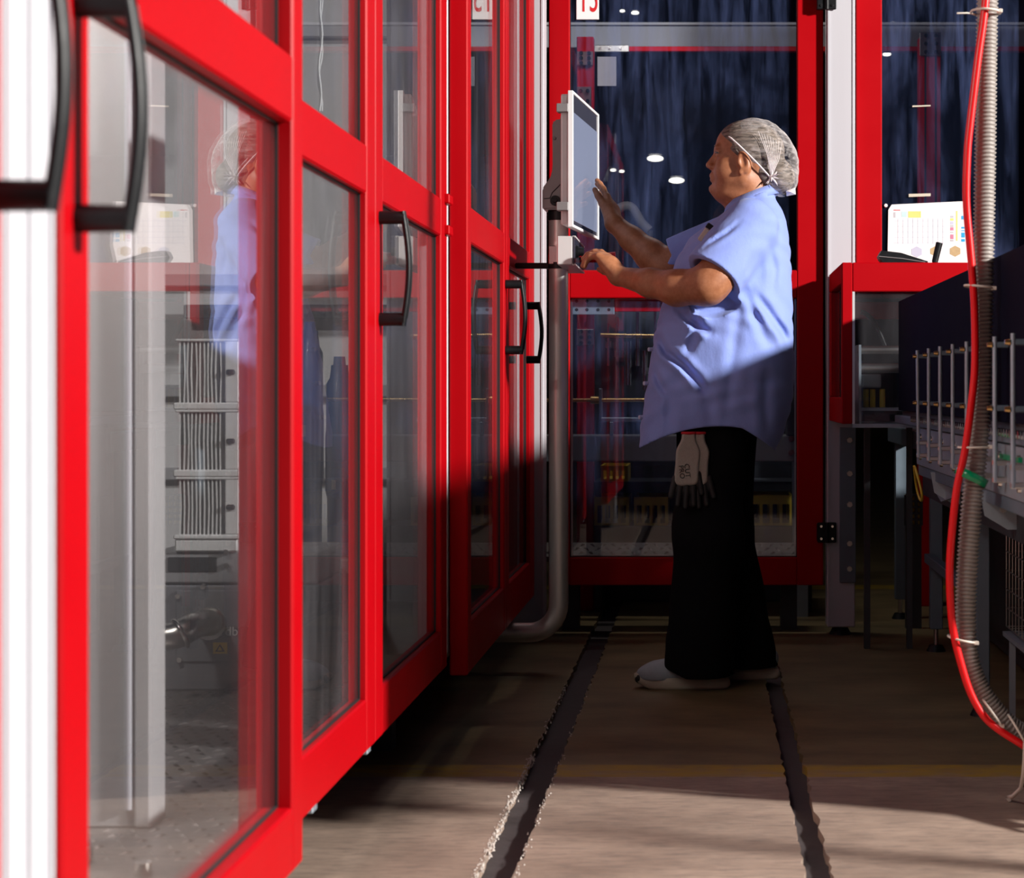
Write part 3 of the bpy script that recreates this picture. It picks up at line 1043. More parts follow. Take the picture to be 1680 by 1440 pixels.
x0, x1 = at(291, 0, YC).x, at(392, 0, YC).x
zs = [at(0, 905, YC).z, at(0, 888, YC).z]
tray = thing('drive_tray', ((x0 + x1) / 2, YC + 0.1, zt), 'shallow grey tray under the finned drives', 'tray')
part('tray_body', MB().box(x0 - 0.004, x1, YC - 0.01, YC + 0.24, zt, at(0, 884, YC).z, 0.004), 'aluminium', tray)
prev = at(0, 884, YC).z
hts = [(882, 782, 'lowest'), (776, 672, 'middle'), (666, 556, 'topmost')]
for (pb, pt, lab) in hts:
    zb, ztp = at(0, pb, YC).z, at(0, pt, YC).z
    dv = thing('finned_drive', ((x0 + x1) / 2, YC + 0.1, prev), lab + ' of three finned metal drives stacked on the grey cabinet', 'drive', 'finned drives in the stack')
    part('base_plate', MB().box(x0 - 0.006, x1 + 0.004, YC - 0.014, YC + 0.24, prev, zb + 0.008, 0.003), 'aluminium', dv)
    part('core', MB().box(x0 + 0.003, x1, YC + 0.022, YC + 0.235, zb + 0.008, ztp - 0.006, 0.002), 'dark_machine', dv)
    fin = (x1 - x0) * 0.72
    nf = 11
    for i in range(nf):
        fx = x0 + 0.006 + fin * i / nf
        w_ = rnd.uniform(-0.0025, 0.0025)
        mbf = MB()
        z_a, z_b = zb + 0.008, ztp - 0.006
        mbf.add([(fx, YC - 0.006, z_a), (fx + 0.0032, YC - 0.006, z_a), (fx + 0.0032, YC + 0.022, z_a), (fx, YC + 0.022, z_a),
                 (fx + w_, YC - 0.006, (z_a + z_b) / 2), (fx + w_ + 0.0032, YC - 0.006, (z_a + z_b) / 2), (fx + w_ + 0.0032, YC + 0.022, (z_a + z_b) / 2), (fx + w_, YC + 0.022, (z_a + z_b) / 2),
                 (fx, YC - 0.006, z_b), (fx + 0.0032, YC - 0.006, z_b), (fx + 0.0032, YC + 0.022, z_b), (fx, YC + 0.022, z_b)],
                [(0, 1, 5, 4), (4, 5, 9, 8), (1, 2, 6, 5), (5, 6, 10, 9), (3, 0, 4, 7), (7, 4, 8, 11), (2, 3, 7, 6), (6, 7, 11, 10), (8, 9, 10, 11), (3, 2, 1, 0)])
        part('fin', mbf, 'aluminium', dv)
    part('end_cap', MB().box(x1 - 0.030, x1 + 0.002, YC - 0.010, YC + 0.022, zb + 0.008, ztp - 0.004, 0.003), 'aluminium', dv)
    part('top_plate', MB().box(x0 - 0.002, x1 + 0.003, YC - 0.012, YC + 0.24, ztp - 0.006, ztp, 0.002), 'aluminium', dv)
    zc = (zb + ztp) / 2
    part('latch', MB().box(x1 - 0.026, x1 - 0.006, YC - 0.018, YC - 0.0095, zc - 0.005, zc + 0.007, 0.003), 'black_plastic', dv)
    prev = ztp

# tall blue pumps on a grey base, behind the second door
YP = 4.72
SPB = FPX / YP
pb_ = thing('pump_base', (at(535, 0, YP).x, YP, 0.19), 'grey machine base under the blue pump columns', 'machine base')
x0, x1 = at(492, 0, YP).x, at(582, 0, YP).x
zb = at(0, 915, YP).z
part('body', MB().box(x0, x1, YP - 0.02, YP + 0.28, 0.42, zb, 0.006), 'grey_enamel', pb_)
part('pedestal', MB().box(x0 + 0.02, x1 - 0.03, YP, YP + 0.25, 0.19, 0.42, 0.004), 'dark_machine', pb_)
for px in (505, 530, 562):
    p = at(px, 935, YP - 0.02)
    part('bolt', MB().cyl((p.x, YP - 0.018, p.z), (p.x, YP - 0.032, p.z), 0.009, 0.008, 6), 'bright_steel', pb_)
p = at(545, 1115, YP - 0.1)
part('drive_wheel', MB().cyl((p.x - 0.012, YP - 0.09, 0.27), (p.x + 0.014, YP - 0.09, 0.27), 0.058, n=28), 'steel', pb_)
part('wheel_hub', MB().cyl((p.x - 0.03, YP - 0.09, 0.27), (p.x + 0.05, YP - 0.09, 0.27), 0.016, n=16), 'bright_steel', pb_)
part('wheel_bracket', MB().box(p.x - 0.03, p.x - 0.014, YP - 0.12, YP + 0.01, 0.19, 0.33, 0.003), 'galvanised', pb_)


def pump(px0, px1, py0, lab, waist):
    a, b = at(px0, 0, YP + 0.10), at(px1, 0, YP + 0.10)
    cx_, r = (a.x + b.x) / 2, (b.x - a.x) / 2
    cy_ = YP + 0.10
    z1 = at(0, py0, YP).z
    t = thing('blue_pump', (cx_, cy_, zb), lab, 'pump', 'blue pump columns')
    prof = [(0.0, 1.05), (0.03, 1.05), (0.035, 0.86), (0.30, 0.88), (0.34, 1.0), (0.62, 1.0), (0.66, 0.94), (0.90, 0.94), (0.93, 0.7), (0.97, 0.62), (1.0, 0.60)]
    mb = MB()
    n = 24
    vs, fs = [], []
    for (tz, rr) in prof:
        for k in range(n):
            th = 2 * math.pi * k / n
            vs.append((cx_ + math.cos(th) * r * rr, cy_ + math.sin(th) * r * rr, zb + (z1 - zb) * tz))
    for i in range(len(prof) - 1):
        for k in range(n):
            k2 = (k + 1) % n
            fs.append((i * n + k, i * n + k2, (i + 1) * n + k2, (i + 1) * n + k))
    mb.add(vs, fs, True)
    mb.add(vs[-n:], [tuple(range(n))])
    mb.add(vs[:n], [tuple(range(n - 1, -1, -1))])
    part('column', mb, 'robot_blue', t)
    part('cap', MB().cyl((cx_, cy_, z1), (cx_, cy_, z1 + 0.022), r * 0.45, r * 0.4, 18), 'robot_blue', t)
    part('terminal_box', MB().box(cx_ - r * 0.3, cx_ + r * 0.5, cy_ - r - 0.03, cy_ - r * 0.8, zb + (z1 - zb) * waist, zb + (z1 - zb) * (waist + 0.16), 0.006), 'robot_blue', t)
    part('name_plate', MB().box(cx_ - r * 0.2, cx_ + r * 0.1, cy_ - r - 0.0312, cy_ - r - 0.0295, zb + (z1 - zb) * (waist + 0.05), zb + (z1 - zb) * (waist + 0.10)), 'aluminium', t)
    for s_ in (-1, 1):
        part('flange_bolt', MB().cyl((cx_ + s_ * r * 0.75, cy_ - r * 0.55, zb), (cx_ + s_ * r * 0.75, cy_ - r * 0.55, zb + 0.022), 0.007, n=6), 'bright_steel', t)


pump(486, 531, 540, 'left blue pump column behind the second red door', 0.48)
pump(534, 580, 598, 'right and shorter blue pump column behind the second red door', 0.30)

# grey partition closing the machine further back
pt_ = thing('grey_partition', (-1.5, 5.45, 0.19), 'grey sheet partition deep inside the left machine', 'partition')
part('sheet', MB().box(-2.4, -0.74, 5.44, 5.47, 0.19, 2.4), 'pale_panel', pt_)
for z in (0.62, 0.86, 1.18, 1.9):
    part('cross_bar', MB().box(-2.4, -0.74, 5.405, 5.4395, z, z + 0.035, 0.003), 'grey_enamel', pt_)
hc = thing('hanging_cable', (at(527, 180, 5.2).x, 5.2, 1.45), 'thin pale cable hanging inside the second door', 'cable')
pts = [at(524 + 2.5 * math.sin(i * 0.9) + i * 0.25, 182 - i * 14, 5.2) for i in range(26)]
part('strand', MB().tube(pts, 0.0035, 6), 'print_white', hc)
part('strand', MB().tube([p + Vector((0.006 * math.cos(i), 0.004, 0)) for i, p in enumerate(pts)], 0.003, 6), 'print_white', hc)
part('clip', MB().box(pts[-1].x - 0.015, pts[-1].x + 0.015, 5.19, 5.4399, pts[-1].z - 0.01, pts[-1].z + 0.01), 'steel', hc)
# a rail with glinting connectors across the partition
rl = thing('glint_rail', (-1.05, 5.36, 0.9), 'dark connector rail with bright plugs behind the middle doors', 'rail')
part('bar', MB().box(-1.5, -0.76, 5.36, 5.4045, 1.085, 1.125, 0.003), 'dark_machine', rl)
for i in range(14):
    part('plug', MB().cyl((-1.42 + i * 0.046, 5.362, 1.105), (-1.42 + i * 0.046, 5.34, 1.105), 0.008, n=10), 'bright_steel', rl)
# ------------------------------------------------------------------ behind the back glass
def bxat(mb, px0, px1, py0, py1, Y, dep, bev=0.002):
    a, b = at(px0, py1, Y), at(px1, py0, Y)
    return mb.box(a.x, b.x, Y, Y + dep, a.z, b.z, bev)


gb = thing('gantry_beam', (0.5, 8.05, 0), 'long grey gantry beam high behind the glass', 'beam')
za, zb_ = at(0, 78, 8.0).z, at(0, 42, 8.0).z
part('beam', MB().box(-1.6, 2.6, 8.0, 8.12, za, zb_, 0.006), 'grey_cabinet', gb)
part('top_flange', MB().box(-1.6, 2.6, 7.985, 8.14, zb_, zb_ + 0.012, 0.002), 'grey_enamel', gb)
for x in (-1.5, 2.5):
    part('column', MB().box(x - 0.05, x + 0.05, 8.0, 8.1, 0, za, 0.004), 'grey_enamel', gb)
rr_ = thing('red_cross_rail', (0.6, 7.95, 2.2), 'thin red cross rail under the grey gantry beam', 'rail')
part('bar', bxat(MB(), 1032, 1760, 76, 84, 7.94, 0.045), 'red_paint', rr_)
part('joint_plate', bxat(MB(), 962, 1032, 74, 85, 7.93, 0.05), 'steel', rr_)
for px in (970, 985, 1000, 1018):
    p = at(px, 79, 7.93)
    part('bolt', MB().cyl(p, p - Vector((0, 0.008, 0)), 0.006, n=8), 'bright_steel', rr_)
ns = single('notice_sheet', bxat(MB(), 980, 1011, 93, 141, YB + 0.0325, 0.003, 0.0005), 'old_paper', 'faded beige notice sheet on the glass beside the screen', 'paper')


def inner_post(px0, px1, Y, top, lab, plates, slots):
    a, b = at(px0, 0, Y), at(px1, 0, Y)
    t = thing('inner_post', ((a.x + b.x) / 2, Y + 0.04, 0), lab, 'post', 'red inner posts behind the back glass')
    part('tube', MB().box(a.x, b.x, Y, Y + 0.07, 0, at(0, top, Y).z, 0.003), 'red_paint', t)
    for f in slots:
        x = a.x + (b.x - a.x) * f
        part('slot', MB().box(x - 0.0035, x + 0.0035, Y - 0.0012, Y + 0.001, 0.9, at(0, top + 4, Y).z), 'black_gasket', t)
    for (p0, p1, q0, q1) in plates:
        pl = part('joint_plate', bxat(MB(), p0, p1, q0, q1, Y - 0.012, 0.0115), 'steel', t)
        for u in (0.28, 0.76):
            for v in (0.15, 0.5, 0.85):
                p = at(p0 + (p1 - p0) * u, q0 + (q1 - q0) * v, Y - 0.012)
                part('bolt', MB().cyl(p, p - Vector((0, 0.008, 0)), 0.008, n=8), 'black_plastic', pl)
    return t


inner_post(946, 974, 7.43, 60, 'red inner post with joint plates behind the screen', [(946, 973, 84, 107), (946, 970, 142, 190), (946, 974, 540, 566)], ())
inner_post(1508, 1544, 7.60, 60, 'slotted red inner post above the printed sheet', [(1509, 1544, 53, 91)], (0.28, 0.75))
hp = thing('hole_plate', at(973, 515, 6.82), 'steel plate with two rows of holes under the red middle rail', 'plate')
part('plate', bxat(MB(), 936, 1008, 489, 516, 6.80, 0.006), 'galvanised', hp)
for px in (946, 963, 981, 999):
    for py in (494, 508):
        p = at(px, py, 6.80)
        part('hole', MB().cyl(p + Vector((0, 0.001, 0)), p - Vector((0, 0.001, 0)), 0.006, n=12), 'black_gasket', hp)
part('red_bar', bxat(MB(), 1008, 1330, 490, 511, 6.805, 0.03), 'red_paint', hp)

# grey bed with brass leadscrew
bed = thing('machine_bed', (0, 7.3, 0), 'grey machine bed crossing behind the person below the brass rod', 'machine bed')
part('beam', bxat(MB(), 800, 1335, 714, 757, 7.2, 0.18, 0.005), 'grey_enamel', bed)
for px in (830, 1312):
    p = at(px, 0, 7.3)
    part('leg', MB().box(p.x - 0.03, p.x + 0.03, 7.25, 7.33, 0, at(0, 757, 7.2).z), 'galvanised', bed)
for py in (720, 742):
    p = at(1298, py, 7.2)
    part('bolt', MB().cyl(p, p - Vector((0, 0.008, 0)), 0.012, n=8), 'bright_steel', bed)
ls = thing('brass_leadscrew', at(1050, 657, 7.1), 'brass leadscrew running sideways behind the glass', 'leadscrew')
a, b = at(800, 657, 7.1), at(1306, 655, 7.1)
scr = []
rs = []
nT = 260
for i in range(nT + 1):
    scr.append(a.lerp(b, i / nT))
    rs.append(0.0075 if i % 2 else 0.0060)
part('screw', MB().tube(scr, rs, 10), 'brass', ls)
p = at(977, 656, 7.1)
part('nut', MB().cyl(p - Vector((0.018, 0, 0)), p + Vector((0.018, 0, 0)), 0.015, n=12), 'brass', ls)
for px in (815, 1300):
    p = at(px, 657, 7.1)
    part('bearing_block', MB().box(p.x - 0.02, p.x + 0.02, 7.07, 7.26, at(0, 714, 7.2).z, p.z + 0.02, 0.004), 'dark_machine', ls)
lb_ = thing('pusher_bracket', at(985, 692, 7.08), 'pale L shaped pusher bracket standing on the machine bed', 'bracket')
part('upright', bxat(MB(), 982.5, 987, 637, 692, 7.085, 0.07), 'galvanised', lb_)
part('arm', bxat(MB(), 982.5, 1062, 685, 692, 7.085, 0.06), 'galvanised', lb_)
part('post', bxat(MB(), 1000, 1006, 692, 714, 7.20, 0.02), 'galvanised', lb_)

fh = thing('filling_head', (at(1030, 0, 7.6).x, 7.6, 0), 'dark machine head with chrome cylinders behind the lower glass', 'machine')
part('frame', MB().box(at(975, 0, 7.75).x, at(1300, 0, 7.75).x, 7.75, 8.0, 0.0, at(0, 470, 7.75).z, 0.01), 'dark_machine', fh)
for (px, w_, y0, y1) in ((1013, 6, 520, 640), (1030, 11, 560, 632), (1046, 7, 500, 600), (1058, 9, 575, 640), (1075, 5, 500, 650), (998, 4, 530, 600)):
    a, b = at(px, y1, 7.55), at(px, y0, 7.55)
    part('cylinder', MB().cyl(a, b, w_ / 2 * 7.55 / FPX, n=14), 'bright_steel', fh)
    part('clamp', MB().box(a.x - 0.012, a.x + 0.012, 7.55, 7.7505, (a.z + b.z) / 2 - 0.012, (a.z + b.z) / 2 + 0.012), 'steel', fh)
part('manifold', MB().cyl(at(985, 550, 7.52), at(1100, 552, 7.52), 0.010, n=12), 'brass', fh)
part('manifold_support', MB().box(at(1040, 0, 7.52).x - 0.01, at(1040, 0, 7.52).x + 0.01, 7.52, 7.7505, at(0, 556, 7.52).z, at(0, 548, 7.52).z), 'steel', fh)


def crate(px0, px1, py0, py1, Y, lab, zbase=None):
    a, b = at(px0, py1, Y), at(px1, py0, Y)
    z0 = a.z if zbase is None else zbase
    t = thing('yellow_crate', ((a.x + b.x) / 2, Y + 0.15, z0), lab, 'crate', 'yellow crates behind the glass')
    n = 4
    h = b.z - z0
    part('bottom', MB().box(a.x, b.x, Y, Y + 0.28, z0, z0 + 0.01), 'yellow_plastic', t)
    for yy in (Y, Y + 0.27):
        part('rim', MB().box(a.x, b.x, yy, yy + 0.01, b.z - h * 0.3, b.z), 'yellow_plastic', t)
        for i in range(n + 1):
            x = a.x + (b.x - a.x - 0.012) * i / n
            part('slat', MB().box(x, x + 0.012, yy, yy + 0.01, z0 + 0.01, b.z - h * 0.3), 'yellow_plastic', t)
    for xx in (a.x, b.x - 0.01):
        part('side', MB().box(xx, xx + 0.01, Y + 0.01, Y + 0.27, z0 + 0.01, b.z), 'yellow_plastic', t)
    return t, z0, b.z


shelf = thing('crate_rack', (0.05, 7.56, 0), 'low dark rack holding yellow crates', 'rack')
zsh = at(0, 862, 7.40).z
part('deck', MB().box(-0.447, 0.42, 7.39, 7.72, zsh - 0.02, zsh), 'dark_machine', shelf)
for x in (-0.43, 0.40):
    for y in (7.42, 7.69):
        part('leg', MB().box(x - 0.015, x + 0.015, y - 0.015, y + 0.015, 0, zsh - 0.02), 'dark_machine', shelf)
zsh2 = at(0, 790, 7.40).z
part('deck', MB().box(-0.447, 0.42, 7.39, 7.72, zsh2 - 0.012, zsh2), 'dark_machine', shelf)
for x in (-0.43, 0.40):
    for y in (7.42, 7.69):
        part('upright', MB().box(x - 0.012, x + 0.012, y - 0.012, y + 0.012, zsh, zsh2 - 0.012), 'dark_machine', shelf)
crate(975, 1032, 815, 862, 7.40, 'yellow crate low on the rack nearest the screen pole', zsh)
crate(1040, 1096, 815, 862, 7.40, 'yellow crate low on the rack just left of the trousers', zsh)
crate(1230, 1300, 812, 862, 7.40, 'yellow crate low on the rack right of the trousers', zsh)
crate(985, 1030, 764, 790, 7.40, 'flat yellow crate on the upper shelf of the rack', zsh2)

kp = thing('kick_plate', (0, 6.86, 0), 'tread plate kick strip along the foot of the back guard door', 'step')
za, zb_ = at(0, 913, 6.82).z, at(0, 891, 6.95).z
part('strip', MB().add([(-0.60, 6.82, za - 0.02), (0.36, 6.82, za - 0.02), (0.36, 6.82, za), (-0.60, 6.82, za), (-0.60, 6.98, za - 0.02), (0.36, 6.98, za - 0.02), (0.36, 6.98, zb_), (-0.60, 6.98, zb_)],
                       [(0, 1, 2, 3), (3, 2, 6, 7), (4, 7, 6, 5), (0, 4, 5, 1), (0, 3, 7, 4), (1, 5, 6, 2)]), 'tread_plate', kp)
lg = MB()
for i in range(24):
    for j in range(3):
        x = -0.58 + i * 0.039 + (0.02 if j % 2 else 0)
        f = 0.2 + 0.28 * j
        y, z = 6.82 + 0.16 * f, za + (zb_ - za) * f
        s_ = 1 if (i + j) % 2 else -1
        lg.add([(x - 0.013, y - 0.013 * s_, z - 0.006 * s_), (x, y + 0.006, z + 0.006), (x + 0.013, y + 0.013 * s_, z + 0.006 * s_), (x, y - 0.006, z - 0.001), (x, y, z + 0.009)], [(0, 1, 4), (1, 2, 4), (2, 3, 4), (3, 0, 4)])
part('tread_lugs', lg, 'tread_plate', kp, kind='stuff')
for x in (-0.5, 0.3):
    part('stand', MB().box(x - 0.03, x + 0.03, 6.86, 6.94, 0, za - 0.02), 'dark_machine', kp)

ag = thing('arched_guide', at(1032, 380, 8.4), 'pale arched tube glowing between the raised arm and the glass', 'tube')
pts = [at(1003 + 62 * t, 352 - 14 * math.sin(math.pi * min(1, t * 1.25)) + (26 * max(0, t - 0.55) / 0.45), 8.4) for t in [i / 14 for i in range(15)]]
part('arch', MB().tube(pts, 0.022, 12), 'pale_panel', ag)
part('post', MB().cyl((pts[-1].x, 8.4, 0), pts[-1], 0.018, n=10), 'grey_cabinet', ag)

# high bay lamps far down the hall
lamps = [(1075, 260, 30, 'round lamp glowing far off just above the raised forearm'), (1110, 296, 28, 'lamp glowing far off between forearm and face'), (1006, 279, 10, 'small far lamp right beside the screen'),
         (1020, 281, 9, 'small far lamp second from the screen'), (1465, 41, 17, 'lamp high in the right glass nearest the red stile'), (1455, 89, 15, 'lamp in the right glass below the highest one'),
         (1021, 18, 9, 'small lamp above the gantry beam near the number plate'), (1042, 21, 14, 'larger lamp above the gantry beam'), (939, 41, 8, 'lamp peeping out beside the red stile by the number plate')]
for (px, py, w_, lab) in lamps:
    Y = (5.6 - CAMZ) * FPX / (VPY - py)
    c0 = at(px, py, Y)
    r = w_ / 2 * 0.85 * Y / FPX
    t = thing('high_bay_lamp', c0, lab, 'lamp', 'high bay lamps in the hall')
    part('lens', MB().sphere(c0, r, (1, 1, 0.30), 16, 10), 'lamp_white', t)
    part('hood', MB().cyl(c0 + Vector((0, 0, r * 0.45)), c0 + Vector((0, 0, r * 0.9)), r * 0.9, r * 0.4, 16), 'dark_machine', t)
    part('stem', MB().cyl(c0 + Vector((0, 0, r * 0.9)), (c0.x, c0.y, 6.6), 0.015, n=6), 'dark_machine', t)


# added fill lamps, out of view, brightening the inside of the two machines
def fill_strip(loc, aim, length, power, along, lab):
    t = thing('fill_lamp', loc, lab, 'lamp', 'added fill lamps inside the machines')
    L = Vector(loc)
    d = Vector(along) * length / 2
    part('housing', MB().tube([L - d + Vector((0, 0, 0.03)), L + d + Vector((0, 0, 0.03))], 0.022, 12), 'aluminium', t)
    part('hanger', MB().box(L.x - 0.01, L.x + 0.01, L.y - 0.01, L.y + 0.01, L.z + 0.045, L.z + 0.40), 'aluminium', t)
    ld = bpy.data.lights.new('fill_lamp_light', 'AREA')
    ld.shape = 'RECTANGLE'
    ld.size, ld.size_y = length, 0.06
    ld.energy = power
    ld.color = (1.0, 0.94, 0.86)
    lo = bpy.data.objects.new('fill_area', ld)
    COL.objects.link(lo)
    q = (Vector(aim) - L)
    zax = -q.normalized()
    xax = Vector(along)
    xax = (xax - zax * xax.dot(zax)).normalized()
    yax = zax.cross(xax)
    lo.matrix_world = Matrix.Translation(L) @ Matrix((xax, yax, zax)).transposed().to_4x4()
    return t


fill_strip((-0.05, 6.98, 2.60), (0.0, 7.6, 0.4), 0.8, 7, (1, 0, 0), 'added fill lamp out of view above the back guard door')
fill_strip((-1.35, 2.45, 2.30), (-1.1, 4.4, 0.5), 0.9, 75, (1, 0, 0), 'added fill lamp out of view high in the left machine')
# ------------------------------------------------------------------ red guard box in the right corner
gx0, gy0 = 0.436, 6.05
gz0, gz1 = 0.770, 1.292
gbx = thing('guard_box', (0.65, 6.35, gz0), 'red framed box guard standing out from the back wall at right', 'guard')
part('front_stile', MB().box(gx0, gx0 + 0.034, gy0, gy0 + 0.04, gz0, gz1, 0.003), 'red_paint', gbx)
part('front_rail', MB().box(gx0 + 0.034, 1.15, gy0, gy0 + 0.04, 1.198, gz1, 0.003), 'red_paint', gbx)
part('side_rail', MB().box(gx0, gx0 + 0.04, gy0 + 0.04, 6.685, 1.225, gz1, 0.003), 'red_paint', gbx)
part('side_rail', MB().box(gx0, gx0 + 0.04, gy0 + 0.04, 6.685, gz0, gz0 + 0.085, 0.003), 'red_paint', gbx)
part('side_stile', MB().box(gx0, gx0 + 0.04, 6.61, 6.685, gz0 + 0.085, 1.225, 0.003), 'red_paint', gbx)
part('lid', MB().box(gx0 + 0.04, 1.15, gy0 + 0.04, 6.685, gz1 - 0.018, gz1 - 0.006, 0.002), 'red_paint', gbx)
part('end_light_stop', MB().box(1.138, 1.15, gy0 + 0.041, 6.685, gz0, gz1 - 0.018, 0.002), 'red_paint', gbx)  # unseen panel added so no light enters the box from the right
part('side_pane', MB().box(gx0 + 0.016, gx0 + 0.022, gy0 + 0.04, 6.61, gz0 + 0.085, 1.225), 'door_glass', gbx)
part('front_pane', MB().box(gx0 + 0.034, 1.15, gy0 + 0.016, gy0 + 0.022, gz0 + 0.004, 1.198), 'door_glass', gbx)
part('front_edge', MB().box(gx0 + 0.034, gx0 + 0.042, gy0 + 0.001, gy0 + 0.015, gz0, 1.198), 'aluminium', gbx)
part('bottom_edge', MB().box(gx0 + 0.034, 0.75, gy0, gy0 + 0.025, gz0 - 0.012, gz0), 'galvanised', gbx)
part('inner_red_bar', MB().box(gx0 + 0.05, 1.1, 6.60, 6.65, 1.13, 1.19, 0.004), 'red_paint', gbx)

rt = thing('roller_table', (0.62, 6.3, 0), 'dim roller frame inside the red box guard', 'roller table')
for (py, r) in ((574, 0.013), (604, 0.015)):
    a, b = at(1406, py, 6.15), at(1516, py, 6.15)
    part('roller', MB().cyl(a, b, r, n=16), 'steel', rt)
for px in (1409, 1512):
    p = at(px, 0, 6.15)
    part('end_plate', MB().box(p.x - 0.004, p.x + 0.004, 6.10, 6.32, at(0, 696, 6.15).z, at(0, 566, 6.15).z), 'galvanised', rt)
part('tray', MB().box(at(1409, 0, 6.15).x, at(1512, 0, 6.15).x, 6.11, 6.4, at(0, 700, 6.15).z, at(0, 694, 6.15).z), 'galvanised', rt)
part('valve_block', bxat(MB(), 1414, 1446, 614, 636, 6.2, 0.06, 0.006), 'grey_enamel', rt)
for px in (1422, 1433, 1449):
    p = at(px, 648, 6.2)
    part('solenoid', MB().cyl((p.x, 6.23, at(0, 668, 6.2).z), (p.x, 6.23, at(0, 638, 6.2).z), 0.010, n=10), 'yellow_plastic', rt)
part('stand', MB().box(0.535, 0.555, 6.36, 6.39, 0, at(0, 700, 6.15).z), 'dark_machine', rt)
part('stand', MB().box(0.680, 0.698, 6.36, 6.39, 0, at(0, 700, 6.15).z), 'dark_machine', rt)
part('valve_shelf', MB().box(at(1409, 0, 6.15).x, at(1512, 0, 6.15).x, 6.18, 6.30, at(0, 674, 6.15).z, at(0, 669, 6.15).z), 'galvanised', rt)
part('cable_loop', MB().tube([at(1412 + 40 * t, 512 + 55 * t * t, 6.3) for t in [i / 10 for i in range(11)]], 0.008, 8), 'black_plastic', rt)

# things lying on top of the box
sc_ = thing('hand_scanner', at(1480, 430, 6.2), 'flat black tool handle lying on the red box guard', 'tool')
sc_.location.z = gz1 - 0.006
pz = gz1 - 0.006
pl = [at(1441, 420, 6.12), at(1446, 411, 6.12), at(1478, 415, 6.12), at(1522, 429, 6.12), at(1521, 432.5, 6.12), at(1450, 432.5, 6.12), at(1443, 425, 6.12)]
part('body', MB().prism([(p.x, max(p.z, pz)) for p in pl], 6.11, 6.18), 'black_plastic', sc_)
part('seam', MB().tube([at(1442, 420.5, 6.109), at(1480, 424, 6.109), at(1518, 430, 6.109)], 0.0016, 6), 'grey_housing', sc_)
st = thing('stick_handle', at(1531, 430, 6.2), 'short black cylinder handle standing on the red box guard', 'handle')
st.location.z = pz
a, b = at(1532, 431.5, 6.15), at(1541, 399, 6.15)
a.z = pz
part('grip', MB().cyl(a.lerp(b, 0.18), b, 0.0105, 0.0115, 18), 'black_plastic', st)
part('neck', MB().cyl(a, a.lerp(b, 0.2), 0.008, 0.0085, 14), 'black_plastic', st)
part('end_ring', MB().ring(b, b - a, 0.0095, 0.0022), 'black_plastic', st)

# ------------------------------------------------------------------ conveyor along the right side
cv = thing('conveyor', (0.75, 4.8, 0), 'long conveyor frame on the right with a dark navy side panel', 'conveyor')
NX = 0.612
CY0, CY1 = 3.36, 5.98
part('side_panel', MB().box(NX, NX + 0.012, CY0, CY1, 0.815, 1.163, 0.001), 'navy_acrylic', cv, 'dark navy glossy side panel')
part('top_deck', MB().box(NX + 0.012, 1.05, CY0, CY1, 0.80, 0.815), 'dark_machine', cv)
part('far_panel', MB().box(1.05, 1.062, CY0, CY1, 0.80, 1.15), 'dark_machine', cv)
part('leak_screen', MB().box(0.98, 1.28, 5.995, 6.035, 0.795, 1.24), 'dark_machine', cv)  # unseen screen added to close the light leak before the guard box
part('upper_rail', MB().box(0.600, 0.640, CY0, CY1, 0.775, 0.800, 0.002), 'bluish_steel', cv)
part('side_plate', MB().box(0.607, 0.615, CY0, 5.42, 0.665, 0.772, 0.002), 'galvanised', cv)
part('lower_rail', MB().box(0.612, 0.66, CY0, 5.42, 0.635, 0.665, 0.002), 'bluish_steel', cv)
part('belly', MB().box(0.68, 0.955, 3.74, 5.9, 0.55, 0.798), 'dark_machine', cv)
for i in range(62):
    y = 3.40 + i * 0.0335
    part('chain_roller', MB().cyl((0.592, y, 0.796), (0.600, y, 0.796), 0.0085, n=8), 'bright_steel', cv)
rods = [5.16, 4.92, 4.68, 4.44, 4.20, 3.98, 3.79, 3.565]
for i, y in enumerate(rods):
    rd = part('guide_rod', MB().cyl((0.583, y, 0.695), (0.583 if i else 0.580, y, 0.990), 0.0052, n=10), 'galvanised', cv)
    for z in (0.973, 0.845, 0.735, 0.70):
        part('rod_clamp', MB().box(0.577, 0.612, y - 0.004, y + 0.004, z - 0.006, z + 0.006, 0.002), 'steel' if z < 0.8 else 'bluish_steel', rd)
        if z > 0.8:
            part('clamp_knob', MB().cyl((0.577, y, z), (0.567, y, z), 0.006, 0.0045, 10), 'brass', rd)
for y in (3.62, 3.86, 4.10, 4.34, 4.58, 4.82, 5.06, 5.3):
    for z in (0.690, 0.748):
        part('bolt', MB().cyl((0.607, y, z), (0.600, y, z), 0.008, 0.007, 8), 'bright_steel', cv)
legs = [(0.743, 7.20), (0.772, 6.31), (0.745, 5.07), (0.735, 4.16)]
for (x, y) in legs:
    w_ = 0.021 if y > 6 else 0.019
    top = 0.68 if y > 5.9 else 0.60
    lg_ = part('leg', MB().box(x - w_, x + w_, y - w_, y + w_, 0.075, top, 0.003), 'bluish_steel', cv)
    part('stem', MB().cyl((x, y, 0.02), (x, y, 0.08), 0.008, n=10), 'steel', lg_)
    part('levelling_foot', MB().cyl((x, y, 0), (x, y, 0.022), 0.033, 0.022, 18), 'black_plastic', lg_)
part('far_beam', MB().box(0.70, 0.80, 5.95, 7.25, 0.68, 0.74, 0.003), 'bluish_steel', cv)
part('cross_brace', MB().box(0.73, 0.76, 5.09, 6.29, 0.30, 0.33, 0.002), 'bluish_steel', cv)
